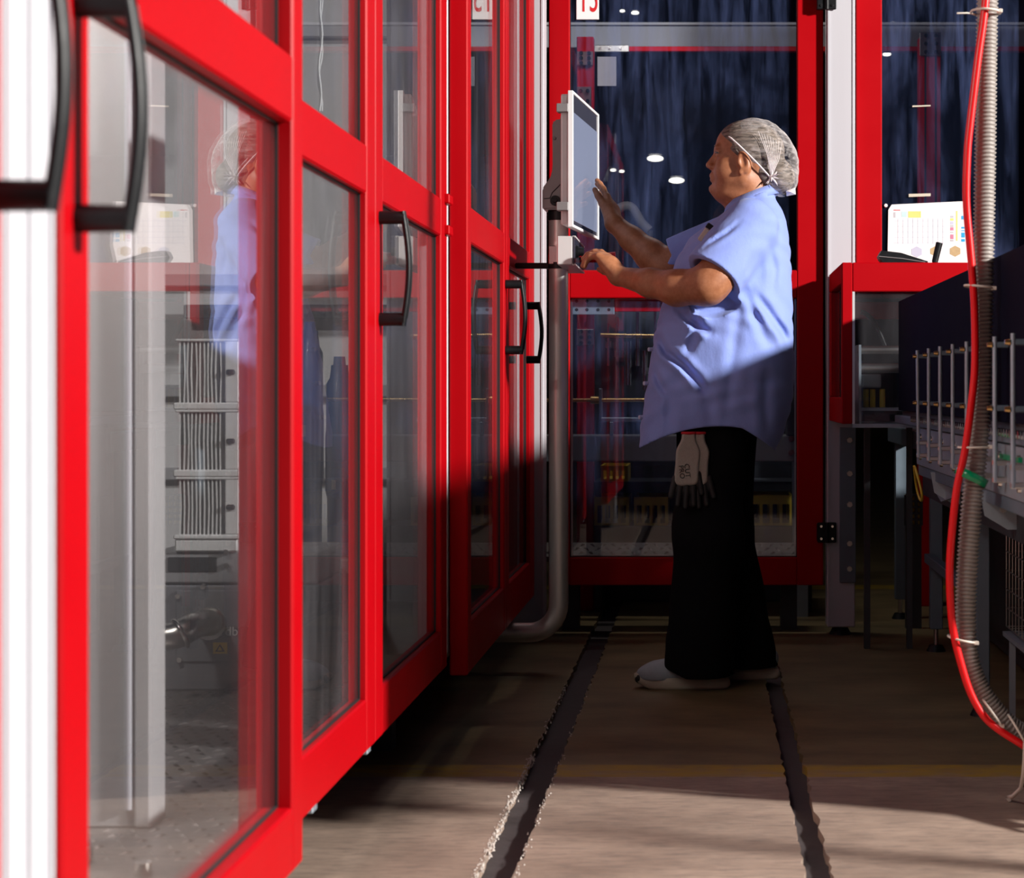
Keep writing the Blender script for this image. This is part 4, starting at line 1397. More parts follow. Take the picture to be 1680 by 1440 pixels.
for (y, z0_) in ((5.07, 0.60), (4.16, 0.60), (3.55, 0.60)):
    pr = [(0.60, 0.66), (0.61, 0.605), (0.66, 0.575), (0.80, 0.575), (0.80, 0.66)]
    br_ = part('bracket_arm', MB().prism(pr, y - 0.05, y - 0.042), 'galvanised', cv)
    for x in (0.65, 0.70):
        part('bolt', MB().cyl((x, y - 0.05, 0.62), (x, y - 0.057, 0.62), 0.008, n=8), 'steel', br_)
part('side_arm', MB().prism([(4.75, 0.635), (5.25, 0.635), (5.22, 0.59), (5.12, 0.575), (4.88, 0.60)], 0.64, 0.648, 'X'), 'galvanised', cv)
part('green_strap', MB().box(0.5985, 0.6065, 3.60, 3.83, 0.742, 0.752), 'tape_green', cv, 'green strip of tape')
part('earth_wire', MB().tube([Vector((0.60 + 0.02 * math.sin(t * 3), 5.42 + 0.05 * math.sin(t * 6.3), 0.66 - 0.10 * math.sin(t * 3.1))) for t in [i / 16 for i in range(17)]], 0.004, 6), 'yellow_plastic', cv)

dc = thing('shade_box', (1.28, 5.2, 0), 'added dark low box behind the conveyor legs, blocking light', 'cabinet')  # added to stop the floodlight passing under the conveyor
part('body', MB().box(0.97, 1.62, 3.70, 6.70, 0.02, 0.755, 0.006), 'dark_machine', dc)
for i in range(4):
    part('door', MB().box(0.962, 0.9695, 3.73 + i * 0.74, 4.42 + i * 0.74, 0.06, 0.72, 0.003), 'dark_machine', dc)
part('shade_plinth', MB().box(1.0, 1.6, 3.75, 6.58, 0, 0.02), 'black_gasket', dc)
wb = thing('wire_basket', (0.88, 4.80, 0.26), 'wire mesh basket at the lower right edge', 'basket')
bx0, bx1, by0, by1, bz0_, bz1_ = 0.80, 0.945, 4.30, 5.00, 0.25, 0.50
for i in range(15):
    y = by0 + (by1 - by0) * i / 14
    part('wire', MB().tube([(bx1, y, bz1_), (bx1, y, bz0_), (bx0, y, bz0_), (bx0, y, bz1_)], 0.0022, 5), 'steel', wb)
for i in range(6):
    z = bz0_ + (bz1_ - bz0_) * i / 5
    part('wire', MB().tube([(bx0, by0, z), (bx0, by1, z), (bx1, by1, z), (bx1, by0, z), (bx0, by0, z)], 0.0022 if i < 5 else 0.004, 5), 'steel', wb)
part('hanger', MB().box(bx1, 0.9615, 4.4, 4.9, bz1_ - 0.03, bz1_, 0.002), 'galvanised', wb)
wsh = thing('low_shelf', (0.87, 4.6, 0), 'thin steel shelf below the wire basket', 'shelf')
part('shelf_plate', MB().box(0.79, 0.955, 4.25, 5.0, 0.225, 0.237), 'galvanised', wsh)
for y in (4.30, 4.95):
    part('shelf_leg', MB().box(0.80, 0.815, y - 0.008, y + 0.008, 0, 0.225), 'galvanised', wsh)
# yellow grille crate beyond the legs
gc = thing('grille_crate', at(1500, 862, 6.9), 'yellowish crate with a square grille between two conveyor legs', 'crate')
gc.location.z = 0
a, b = at(1486, 862, 6.9), at(1512, 812, 6.9)
for i in range(4):
    x = a.x + (b.x - a.x) * i / 3
    part('bar', MB().box(x - 0.005, x + 0.005, 6.9, 6.915, a.z, b.z), 'dark_machine', gc)
for i in range(6):
    z = a.z + (b.z - a.z) * i / 5
    part('bar', MB().box(a.x, b.x, 6.898, 6.913, z - 0.004, z + 0.004), 'dark_machine', gc)
part('back_plate', MB().box(a.x, b.x, 6.92, 6.93, a.z, b.z), 'yellow_plastic', gc)
part('stand', MB().box(a.x, b.x, 6.90, 6.93, 0, a.z - 0.004), 'dark_machine', gc)

# ------------------------------------------------------------------ hose and cable bundle
def spline(keys, n, Y):
    """Catmull-Rom through (px, py[, Y]) keys"""
    P = [at(k[0], k[1], k[2] if len(k) > 2 else Y) for k in keys]
    P = [P[0] * 2 - P[1]] + P + [P[-1] * 2 - P[-2]]
    out = []
    for i in range(1, len(P) - 2):
        for j in range(n):
            t = j / n
            a, b, c, d = P[i - 1], P[i], P[i + 1], P[i + 2]
            out.append(0.5 * ((2 * b) + (c - a) * t + (2 * a - 5 * b + 4 * c - d) * t * t + (3 * b - a - 3 * c + d) * t ** 3))
    out.append(P[-2])
    return out


def resample(pts, step):
    out = [pts[0]]
    acc = 0.0
    for i in range(1, len(pts)):
        seg = (pts[i] - pts[i - 1]).length
        while acc + seg >= step:
            t = (step - acc) / seg
            q = pts[i - 1].lerp(pts[i], t)
            out.append(q)
            pts[i - 1] = q
            seg = (pts[i] - q).length
            acc = 0.0
        acc += seg
    return out


HY = 3.90
hk = [(1624, -120), (1620, 0), (1618, 120), (1616.5, 250), (1614, 400), (1612, 520), (1610, 640), (1604, 735), (1594, 830), (1587, 930), (1584, 1020), (1588, 1075), (1600, 1115), (1620, 1150), (1652, 1187), (1690, 1212), (1740, 1240, 3.85), (1850, 1270, 3.7)]
hp_ = resample(spline(hk, 24, HY), 0.0021)
rs = [0.0225 - (0.0034 if (i % 4) in (2, 3) else 0.0) + (0.0007 if i % 4 == 0 else 0) for i in range(len(hp_))]
hose = single('corrugated_hose', MB().tube(hp_, rs, 18), 'hose_grey', 'thick grey corrugated hose hanging down the right side', 'hose')
ck = [(1621, -120), (1617, 0), (1604, 100), (1592, 200), (1587, 255), (1585.5, 330), (1591, 400), (1594.5, 440), (1599, 510), (1599.5, 600), (1594, 660), (1583, 740), (1570, 800), (1563, 860), (1558.5, 920), (1559, 980), (1565, 1040), (1580, 1100), (1594, 1140), (1613, 1173), (1635, 1194), (1669, 1216), (1720, 1245), (1850, 1285, 3.66)]
cab = single('red_cable', MB().tube(spline(ck, 10, HY - 0.035), 0.0080, 12), 'cable_red', 'bright red cable tied along the grey corrugated hose', 'cable')


def tie(px, py, rx, tilt, lab, wide=0.0026):
    c0 = at(px, py, HY - 0.012)
    t = thing('cable_tie', c0, lab, 'cable tie', 'cable ties on the hose')
    ax = Vector((math.sin(tilt), 0, math.cos(tilt)))
    part('band', MB().ring(c0, ax, rx, wide, 28, 6, ell=0.036 / rx, a=Vector((math.cos(tilt), 0, -math.sin(tilt)))), 'tie_white', t)
    h = c0 + Vector((math.cos(tilt), 0, -math.sin(tilt))) * (rx * 0.88) - Vector((0, 0.02, 0))
    part('lock', MB().box(h.x - 0.005, h.x + 0.005, h.y - 0.006, h.y + 0.004, h.z - 0.004, h.z + 0.004, 0.001), 'tie_white', t)
    return t


t0 = tie(1617, 20, 0.030, 0.06, 'highest cable tie on the hose')
p = at(1598, 23, HY - 0.03)
part('tail', MB().tube([p, p - Vector((0.016, 0.01, 0.0)), p - Vector((0.037, 0.012, 0.001))], 0.0018, 6), 'tie_white', t0)
tie(1607, 471, 0.031, 0.12, 'cable tie on the hose level with the red box guard')
tie(1599, 733, 0.034, -0.02, 'cable tie on the hose just above the green tape')
tie(1579, 1048, 0.030, 0.20, 'cable tie where the hose starts to bend')
tie(1627, 1168, 0.034, 0.95, 'cable tie halfway round the bend of the hose')
tlast = tie(1668, 1197, 0.036, 1.05, 'cable tie at the right edge, lowest on the hose')
cd = single('loose_cord', MB().tube([at(1682, 1218, 3.85), at(1681, 1245, 3.87), at(1679, 1270, 3.90), at(1675, 1293, 3.94), at(1662, 1306, 3.99), Vector((at(1652, 1309, 4.02).x, 4.02, 0.006)), Vector((at(1656, 1313, 4.0).x, 4.0, 0.006))], 0.0045, 8), 'tie_white', 'pale loose cord hanging to the floor at the right edge', 'cord')
gt = thing('green_tape', at(1594, 785, HY), 'shiny green tape wound round hose and cable', 'tape')
ax = Vector((0.45, 0, 0.9))
c0 = at(1594, 782, HY - 0.012)
mbt = MB()
vs, fs = [], []
n = 36
aa = Vector((0.9, 0, -0.45)).normalized()
bb = Vector((0, 1, 0))
for i in range(n):
    th = 2 * math.pi * i / n
    d_ = aa * math.cos(th) * 0.034 + bb * math.sin(th) * 0.036
    wob = 0.0018 * math.sin(5 * th)
    for k_, s_ in ((-1, 0.0), (1, 0.0)):
        vs.append(c0 + d_ * (1 + wob * 10) + ax.normalized() * (k_ * 0.009))
        vs.append(c0 + d_ * (1.05 + wob * 10) + ax.normalized() * (k_ * 0.009))
for i in range(n):
    j = (i + 1) % n
    a4, b4 = i * 4, j * 4
    fs += [(a4, b4, b4 + 1, a4 + 1), (a4 + 2, a4 + 3, b4 + 3, b4 + 2), (a4, a4 + 2, b4 + 2, b4), (a4 + 1, b4 + 1, b4 + 3, a4 + 3)]
mbt.add(vs, fs, True)
part('wrap', mbt, 'tape_green', gt)

# short bollard just out of the frame whose shadow crosses the floor
bo = thing('bollard', (1.52, 3.15, 0), 'low steel bollard standing right of the camera', 'bollard')
part('shaft', MB().cyl((1.52, 3.15, 0.012), (1.52, 3.15, 0.89), 0.028, n=20), 'galvanised', bo)
part('base_flange', MB().cyl((1.52, 3.15, 0), (1.52, 3.15, 0.012), 0.08, n=20), 'galvanised', bo)

# ------------------------------------------------------------------ operator panel on its pole
PY = 5.85
PX = at(916.5, 0, PY).x
pole = thing('panel_pole', (PX, PY, 0.1), 'bent steel pole carrying the touch screen', 'pole')
zt_ = at(0, 356, PY).z
zb_ = 0.122
rP = 0.0305
pts = [Vector((PX, PY, zt_)), Vector((PX, PY, 1.1)), Vector((PX, PY, zb_ + 0.09))]
for i in range(1, 9):
    t = i / 8 * math.pi / 2
    pts.append(Vector((PX - 0.09 * (1 - math.cos(t)), PY, zb_ + 0.09 - 0.09 * math.sin(t))))
pts.append(Vector((-0.70, PY, zb_)))
part('tube', MB().tube(pts, rP, 28), 'pole_steel', pole)
part('collar', MB().cyl((PX, PY, at(0, 362, PY).z), (PX, PY, at(0, 345, PY).z), 0.0335, n=24), 'black_plastic', pole)
part('wall_flange', MB().cyl((-0.70, PY, zb_), (-0.709, PY, zb_), 0.036, n=20), 'steel', pole)
zs = at(0, 436, PY).z
arm_ = part('stay_arm', MB().box(-0.5995, PX - 0.02, PY - 0.010, PY + 0.010, zs - 0.009, zs + 0.009, 0.003), 'black_plastic', pole)
part('stay_clamp', MB().cyl((PX, PY, zs - 0.010), (PX, PY, zs + 0.010), 0.0335, n=24), 'black_plastic', pole)

hm = thing('touch_screen', (-0.40, 5.85, at(0, 372, 5.6).z), 'flat touch screen the person reaches out to', 'screen')
org = Vector((-0.401, 5.60, 0))
ang = math.atan2(0.050, 0.49)
R = Matrix.Translation(org) @ Matrix.Rotation(-ang, 4, 'Z')      # local: x outwards (to the person), y along the panel
hz0, hz1, hw = 1.368, 1.777, 0.4925
part('back_shell', MB().box(-0.040, -0.0165, 0.012, hw - 0.012, hz0 + 0.008, hz1 - 0.008, 0.006).xform(R), 'aluminium', hm)
part('rear_cover', MB().box(-0.056, -0.0395, 0.09, hw - 0.09, hz0 + 0.06, hz1 - 0.06, 0.006).xform(R), 'grey_housing', hm)
fr = MB()
for (y0, y1, z0, z1) in ((0, 0.010, hz0, hz1), (hw - 0.010, hw, hz0, hz1), (0.010, hw - 0.010, hz0, hz0 + 0.009), (0.010, hw - 0.010, hz1 - 0.009, hz1)):
    fr.box(-0.016, 0.0, y0, y1, z0, z1, 0.0015)
part('bezel', fr.xform(R), 'sign_white', hm)
part('border_glass', MB().box(-0.014, -0.0035, 0.010, hw - 0.010, hz0 + 0.009, hz1 - 0.009).xform(R), 'screen_border', hm)
part('display', MB().box(-0.0036, -0.0028, 0.030, hw - 0.022, hz0 + 0.022, hz1 - 0.062).xform(R), 'screen_face', hm)
for z in (hz0 + 0.062, hz1 - 0.052):
    part('clamp_tab', MB().box(-0.050, -0.014, -0.006, 0.03, z - 0.013, z + 0.013, 0.002).xform(R), 'grey_housing', hm)

prof = [(908, 205), (911, 200), (931, 197.5), (931, 346), (892, 346), (892, 312), (896, 305), (903, 297), (907, 287), (908.5, 275)]
ap = [at(a, b, PY) for a, b in prof]
mbm = bmesh.new()
vs0 = [mbm.verts.new((p.x, PY - 0.048, p.z)) for p in ap]
f0 = mbm.faces.new(vs0)
ext = bmesh.ops.extrude_face_region(mbm, geom=[f0])
for v in ext['geom']:
    if isinstance(v, bmesh.types.BMVert):
        v.co.y += 0.096
bmesh.ops.recalc_face_normals(mbm, faces=mbm.faces)
bmesh.ops.bevel(mbm, geom=mbm.edges[:], offset=0.005, segments=2, affect='EDGES')
mba = MB()
mba.addbm(mbm)
am = part('support_arm', mba, 'grey_housing', hm, 'curved grey support arm')
seam = [at(a, b, PY - 0.0486) for a, b in ((892.5, 326), (902, 325), (906, 316), (916, 306), (925, 296), (929, 284), (929.5, 230), (929, 202))]
part('seam', MB().tube(seam, 0.0014, 6), 'black_gasket', am)
k0 = at(911, 329, PY - 0.048)
part('clamp_knob', MB().cyl(k0, k0 - Vector((0, 0.016, 0)), 0.0165, 0.0145, 20), 'black_plastic', am)
part('knob_cap', MB().cyl(k0 - Vector((0, 0.016, 0)), k0 - Vector((0, 0.021, 0)), 0.008, 0.007, 14), 'black_plastic', am)
part('dimple', MB().cyl(at(910, 227, PY - 0.048), at(910, 227, PY - 0.053), 0.006, 0.003, 12), 'grey_housing', am)
part('screen_mount', MB().box(at(929, 0, PY).x, at(945, 0, PY).x - 0.012, PY - 0.03, PY + 0.03, at(0, 300, PY).z, at(0, 220, PY).z, 0.003), 'grey_housing', am)

bxt = thing('button_box', (-0.43, 5.8, 1.255), 'grey control box with knob and red stop button under the screen', 'control box')
part('case', MB().box(-0.449, -0.402, 5.60, 6.02, 1.255, 1.341, 0.003), 'aluminium', bxt)
part('face_plate', MB().box(-0.402, -0.396, 5.60, 6.02, 1.255, 1.341, 0.001), 'screen_border', bxt)
part('lip', MB().box(-0.4025, -0.394, 5.60, 6.02, 1.337, 1.342), 'aluminium', bxt)
part('lip', MB().box(-0.4025, -0.394, 5.60, 6.02, 1.254, 1.259), 'aluminium', bxt)
part('pole_clip', MB().box(PX - 0.03, -0.449, 5.82, 5.88, 1.27, 1.33, 0.003), 'steel', bxt)
part('knob_collar', MB().cyl((-0.396, 5.655, 1.298), (-0.388, 5.655, 1.298), 0.019, n=20), 'black_plastic', bxt)
part('selector_knob', MB().cyl((-0.388, 5.655, 1.298), (-0.372, 5.655, 1.298), 0.014, 0.012, 20), 'black_plastic', bxt)
for y in (5.73, 5.79, 5.85):
    part('push_button', MB().cyl((-0.396, y, 1.298), (-0.386, y, 1.298), 0.012, n=16), 'estop_red' if y == 5.73 else 'black_plastic', bxt)
part('stop_stem', MB().cyl((-0.396, 5.955, 1.298), (-0.335, 5.955, 1.298), 0.013, n=16), 'estop_red', bxt)
part('stop_button', MB().cyl((-0.335, 5.955, 1.298), (-0.292, 5.955, 1.298), 0.018, 0.022, 24), 'estop_red', bxt, 'red mushroom stop button')
# ------------------------------------------------------------------ the person at the panel
PC = 5.58                                   # body centre line (depth)
per = thing('person', (0.03, PC, 0), 'person in light blue shirt, black trousers and hairnet working the touch screen', 'person')
PO = root_loc(per)
V3 = lambda *a: Vector(a)


def hand(S, wrist, d, n, left, rw, finger, thumb, scale=1.0, k=0.006):
    """palm and five fingers. d: towards the fingers, n: the way the palm faces.
    finger: four lists of three bend angles (index first); thumb: (out, fold, bend)"""
    d = Vector(d).normalized()
    n = Vector(n)
    n = (n - d * n.dot(d)).normalized()
    u = n.cross(d) if left else d.cross(n)          # towards the thumb
    w = Vector(wrist)
    L = 0.092 * scale
    tips = []
    for i in range(4):
        off = (0.031, 0.011, -0.010, -0.029)[i] * scale
        kn = w + d * (L * (0.98, 1.03, 0.98, 0.90)[i]) + u * off - n * 0.004
        S.cone(w + u * off * 0.45, kn, rw * 0.88, 0.0125 * scale, 0.014)
        fl = (0.076, 0.084, 0.078, 0.062)[i] * scale
        dd = d.copy()
        p = kn
        r = 0.0105 * scale * (1.0, 1.03, 0.98, 0.88)[i]
        dd = (dd + u * (0.10, 0.02, -0.06, -0.14)[i]).normalized()
        for j, seg in enumerate((0.46, 0.30, 0.24)):
            q = Matrix.Rotation(finger[i][j], 3, u if not left else u)
            ax = d.cross(n)                         # bend towards the palm
            q = Matrix.Rotation(finger[i][j], 3, ax)
            dd = (q @ dd).normalized()
            p2 = p + dd * fl * seg
            S.cone(p, p2, r, r * 0.92, k * 0.7)
            p, r = p2, r * 0.92
        tips.append(p)
    S.ell(tuple(w + d * L * 0.55 - n * 0.002), (0.026, 0.026, 0.026), 0.02)
    # thumb: leaves the side of the palm near its base
    b0 = w + d * 0.022 * scale + u * 0.020 * scale + n * 0.006
    o, fo, be = thumb
    td = (d * math.cos(o) + u * math.sin(o) + n * fo).normalized()
    p1 = b0 + td * 0.044 * scale
    td2 = (td + d * be).normalized()
    p2 = p1 + td2 * 0.033 * scale
    p3 = p2 + (td2 + d * be * 0.5).normalized() * 0.026 * scale
    S.cone(tuple(b0), tuple(p1), 0.0175 * scale, 0.0125 * scale, 0.012)
    S.cone(tuple(p1), tuple(p2), 0.0122 * scale, 0.0108 * scale, 0.005)
    S.cone(tuple(p2), tuple(p3), 0.0108 * scale, 0.0088 * scale, 0.004)
    return tips, p3


S = SDF((-0.44, 5.19, 0.98), (0.30, 6.12, 1.71), 0.0031)
c = PC
# head
S.ell((0.130, c, 1.590), (0.098, 0.078, 0.085), 0.01)
S.ell((0.110, c, 1.610), (0.082, 0.070, 0.068), 0.02)                  # forehead
S.ell((0.092, c, 1.530), (0.072, 0.064, 0.078), 0.02)                  # face
S.ell((0.060, c - 0.036, 1.530), (0.036, 0.026, 0.040), 0.02)          # cheeks
S.ell((0.060, c + 0.036, 1.530), (0.036, 0.026, 0.040), 0.02)
S.cone((0.105, c - 0.045, 1.505), (0.048, c - 0.020, 1.482), 0.030, 0.026, 0.02)   # jaw
S.cone((0.105, c + 0.045, 1.505), (0.048, c + 0.020, 1.482), 0.030, 0.026, 0.02)
S.ell((0.030, c, 1.4800), (0.025, 0.025, 0.019), 0.010)                # chin
S.ell((0.030, c, 1.514), (0.022, 0.027, 0.024), 0.012)                 # mouth area
S.cone((0.0165, c - 0.013, 1.5175), (0.0165, c + 0.013, 1.5175), 0.0085, 0.0085, 0.006)   # upper lip
S.cone((0.0185, c - 0.011, 1.5060), (0.0185, c + 0.011, 1.5060), 0.0080, 0.0080, 0.006)   # lower lip
S.cone((0.008, c - 0.020, 1.5118), (0.008, c + 0.020, 1.5118), 0.0022, 0.0022, 0.003, 's')
S.ell((0.008, c, 1.4965), (0.008, 0.020, 0.005), 0.006, 's')           # crease over the chin
S.ell((0.078, c, 1.462), (0.056, 0.052, 0.034), 0.02)                  # under the chin
S.cone((0.030, c, 1.582), (0.0065, c, 1.5505), 0.0095, 0.0105, 0.010)  # nose
S.ell((0.0185, c - 0.0125, 1.5435), (0.0135, 0.0085, 0.0085), 0.006)
S.ell((0.0185, c + 0.0125, 1.5435), (0.0135, 0.0085, 0.0085), 0.006)
S.cone((0.034, c - 0.034, 1.597), (0.034, c + 0.034, 1.597), 0.0115, 0.0115, 0.012)  # brow
for s_ in (-1, 1):
    S.ell((0.022, c + s_ * 0.032, 1.5795), (0.016, 0.016, 0.010), 0.010, 's')
    S.ell((0.041, c + s_ * 0.031, 1.5785), (0.0150, 0.0165, 0.0125), 0.005)
    S.cone((0.0275, c + s_ * 0.022, 1.5855), (0.037, c + s_ * 0.046, 1.5825), 0.0028, 0.0028, 0.003)   # upper lid
    # ear
    y = c + s_ * 0.077
    S.ell((0.1085, y, 1.5490), (0.0185, 0.0100, 0.0330), 0.006, 'u', 0.22)
    S.ell((0.1045, y + s_ * 0.010, 1.5530), (0.0110, 0.0085, 0.0200), 0.004, 's', 0.22)
    S.ell((0.0985, y + s_ * 0.001, 1.5215), (0.0080, 0.0065, 0.0095), 0.004)
    S.ell((0.0935, y - s_ * 0.002, 1.5480), (0.0050, 0.0060, 0.0080), 0.004)
# neck, shoulders
S.cone((0.128, c, 1.53), (0.135, c, 1.40), 0.058, 0.062, 0.03)
S.ell((0.105, c, 1.445), (0.052, 0.052, 0.045), 0.02)
S.cone((0.128, c - 0.13, 1.340), (0.115, c + 0.13, 1.340), 0.050, 0.050, 0.04)
S.cone((0.12, c, 1.33), (0.09, c, 1.05), 0.085, 0.12, 0.04)
# near arm, resting on the control box
n_sh, n_el, n_wr = (0.128, 5.375, 1.350), (0.000, 5.305, 1.176), (-0.258, 5.485, 1.214)
S.chain([n_sh, (0.060, 5.335, 1.250), n_el], [0.062, 0.059, 0.055], 0.03)
S.ell((0.024, 5.302, 1.196), (0.060, 0.052, 0.052), 0.02, 'u', 0.7)
S.chain([n_el, (-0.085, 5.350, 1.172), (-0.165, 5.410, 1.190), n_wr], [0.054, 0.0500, 0.0400, 0.0275], 0.02)
hand(S, n_wr, (-0.60, 0.45, 0.66), (-0.62, 0.35, -0.70), True, 0.0265,
     [(0.22, 0.34, 0.25), (0.42, 0.55, 0.4), (0.65, 0.75, 0.5), (0.8, 0.8, 0.5)], (0.45, 0.60, 0.25), 0.98)
# far arm, raised to the screen
f_sh, f_el, f_wr = (0.085, 5.775, 1.365), (-0.128, 5.815, 1.262), (-0.292, 5.885, 1.405)
S.chain([f_sh, (-0.03, 5.80, 1.305), f_el], [0.064, 0.060, 0.051], 0.03)
S.chain([f_el, (-0.175, 5.832, 1.300), (-0.235, 5.86, 1.352), f_wr], [0.051, 0.048, 0.037, 0.0285], 0.02)
hand(S, f_wr, (-0.24, 0.62, 0.74), (-1.0, 0.10, -0.25), False, 0.027,
     [(0.10, 0.12, 0.1), (0.12, 0.15, 0.1), (0.2, 0.2, 0.15), (0.25, 0.25, 0.2)], (0.34, 0.22, 0.30), 1.0)
body_me = S.build('body', PO)
body = part('body', body_me, 'skin', per)

for s_ in (-1, 1):
    ey = part('eye', MB().sphere((0.0405, c + s_ * 0.0315, 1.5785), 0.0128, n=16, m=12), 'eye_white', body)
    part('iris', MB().sphere((0.0300, c + s_ * 0.0325, 1.5785), 0.0045, (0.6, 1, 1), 12, 8), 'iris', body)
    part('eyelash', MB().tube([(0.0245, c + s_ * 0.025, 1.5825), (0.0252, c + s_ * 0.036, 1.5840), (0.0330, c + s_ * 0.050, 1.5805)], [0.0016, 0.0030, 0.0016], 6), 'iris', body)
    part('eyebrow', MB().tube([(0.0245, c + s_ * 0.014, 1.6010), (0.0235, c + s_ * 0.026, 1.6050), (0.033, c + s_ * 0.044, 1.6020)], [0.0022, 0.0028, 0.0012], 8), 'hair', body)

# hair under the net, and the net itself
H = SDF((0.0, 5.44, 1.42), (0.32, 5.72, 1.72), 0.003)
H.ell((0.133, c, 1.592), (0.0985, 0.0815, 0.0875), 0.01)
H.ell((0.112, c, 1.612), (0.0815, 0.0735, 0.070), 0.02)
x, y, z = H.all()
H.F = np.maximum(H.F, -((x - 0.118) * 0.69 + (z - 1.568) * 0.72) - 0.004).astype(np.float32)   # hairline
H.ell((0.212, c, 1.515), (0.050, 0.062, 0.052), 0.02)                                          # bun
H.cone((0.165, c - 0.045, 1.520), (0.188, c - 0.030, 1.478), 0.020, 0.014, 0.015)             # nape
H.cone((0.165, c + 0.045, 1.520), (0.188, c + 0.030, 1.478), 0.020, 0.014, 0.015)
H.cone((0.075, c - 0.0665, 1.592), (0.094, c - 0.0705, 1.572), 0.0065, 0.005, 0.01)             # temples
H.cone((0.075, c + 0.0665, 1.592), (0.094, c + 0.0705, 1.572), 0.0065, 0.005, 0.01)
hair = part('hair', H.build('hair', PO), 'hair', per, 'grey streaked hair')
N = SDF((0.0, 5.43, 1.41), (0.34, 5.73, 1.73), 0.003)
N.ell((0.140, c, 1.598), (0.104, 0.090, 0.092), 0.01)
N.ell((0.195, c, 1.560), (0.078, 0.088, 0.078), 0.03)
x, y, z = N.all()
N.F = np.maximum(N.F, -((x - 0.1185) * 0.70 + (z - 1.5745) * 0.71)).astype(np.float32)
N.ell((0.222, c, 1.510), (0.050, 0.070, 0.054), 0.02)
rip = 0.0012 * np.sin(140 * (z + 0.6 * x) + 6 * np.sin(30 * x)) * np.sin(60 * (x - z) + 25 * y)
N.F = (N.F + rip).astype(np.float32)


def on_cut(cn):
    return np.abs((cn[:, 0] - 0.1185) * 0.70 + (cn[:, 2] - 1.5745) * 0.71) < 0.0035


netp = part('hairnet', N.build('hairnet', PO, drop=on_cut), 'net', per, 'white see-through hairnet')
band = []
for i in range(48):
    t = 2 * math.pi * i / 48
    # closed loop over the brow, down past the ears to the nape, in the cut plane
    a_ = math.cos(t)
    X_ = 0.1215 - 0.0660 * a_ if a_ > 0 else 0.1215 - 0.072 * a_
    Z_ = 1.5745 - (X_ - 0.1185) * 0.70 / 0.71
    W_ = 0.0885 * abs(math.sin(t)) ** 0.62 * (1 if math.sin(t) > 0 else -1)
    band.append(Vector((X_, c + W_, Z_)))
part('elastic', MB().tube(band + [band[0], band[1]], 0.0026, 8, cap=False), 'elastic_white', netp)
kn = V3(0.190, c - 0.058, 1.508)
km = MB()
rk = random.Random(5)
for i in range(13):
    dd = V3(rk.uniform(-0.2, 1), rk.uniform(-0.5, 0.2), rk.uniform(-0.8, 0.9)).normalized()
    km.tube([kn, kn + dd * 0.014 + V3(0, -0.003, 0), kn + dd * rk.uniform(0.020, 0.036)], [0.0035, 0.0024, 0.0006], 6)
km.sphere(kn, 0.008, n=10, m=8)
part('net_knot', km, 'elastic_white', netp)
part('net_tail', MB().add([(0.235, c - 0.03, 1.470), (0.262, c - 0.02, 1.482), (0.264, c - 0.01, 1.462), (0.236, c - 0.02, 1.456), (0.250, c - 0.036, 1.466)],
                          [(0, 1, 4), (1, 2, 4), (2, 3, 4), (3, 0, 4), (0, 3, 2, 1)]), 'elastic_white', netp)
gather = MB()
for i in range(9):
    f_ = i / 8
    t0 = V3(0.150 + 0.07 * f_, c - 0.0885 + 0.010 * f_, 1.640 - 0.03 * f_)
    gather.tube([kn + V3(0, -0.002, 0), kn.lerp(t0, 0.5) + V3(0.006, -0.012, 0), t0], [0.0016, 0.0011, 0.0005], 5)
part('net_pleat', gather, 'elastic_white', netp)

# shirt
T = SDF((-0.26, 5.20, 0.66), (0.31, 5.96, 1.50), 0.0042)
x, y, z = T.all()
zk = np.array([0.66, 0.70, 0.75, 0.85, 0.95, 1.05, 1.12, 1.20, 1.28, 1.33, 1.38, 1.415, 1.445, 1.48])
fk = np.array([-.207, -.205, -.200, -.186, -.172, -.155, -.138, -.118, -.085, -.052, 0.010, 0.058, 0.090, 0.100])
bk_ = np.array([0.195, .205, .228, .255, .260, .256, .254, .252, .248, .244, .236, .224, .208, .196])
wk = np.array([.225, .228, .232, .235, .234, .228, .222, .218, .222, .215, .180, .118, .088, .082])
zz = z.ravel()
xf, xb, hw_ = (np.interp(zz, zk, k_).astype(np.float32)[None, None, :] for k_ in (fk, bk_, wk))
cx_, a_ = (xf + xb) / 2, (xb - xf) / 2
q = np.abs((x - cx_) / a_) ** 2.3 + np.abs((y - c) / hw_) ** 2.3
T.F = ((q ** (1 / 2.3) - 1) * np.minimum(a_, hw_) * 0.9).astype(np.float32)
del q
T.cone((0.125, 5.385, 1.352), (0.000, 5.312, 1.182), 0.079, 0.092, 0.03)
T.cone((0.080, 5.775, 1.368), (-0.115, 5.815, 1.275), 0.080, 0.080, 0.03)
# cut the sleeves off across the arm
nd = (Vector(n_el) - Vector(n_sh)).normalized()
cut_p = Vector((0.018, 5.32, 1.208))
dn = (x - cut_p.x) * nd.x + (y - cut_p.y) * nd.y + (z - cut_p.z) * nd.z
near_sleeve = np.sqrt((x - 0.015) ** 2 + (y - 5.318) ** 2 + (z - 1.195) ** 2) - 0.115
rim_mask = np.maximum(near_sleeve, -(y - 5.50) - 1)
side = np.maximum(rim_mask, (y - 5.385))
T.F = np.maximum(T.F, -np.maximum(-dn, side)).astype(np.float32)
fd_ = Vector((-0.90, 0.10, -0.42)).normalized()
cp2 = Vector((-0.096, 5.81, 1.282))
dn2 = (x - cp2.x) * fd_.x + (y - cp2.y) * fd_.y + (z - cp2.z) * fd_.z
far_s = np.sqrt((x + 0.14) ** 2 + (y - 5.83) ** 2 + (z - 1.26) ** 2) - 0.13
T.F = np.maximum(T.F, -np.maximum(np.maximum(-dn2, far_s), 5.735 - y)).astype(np.float32)
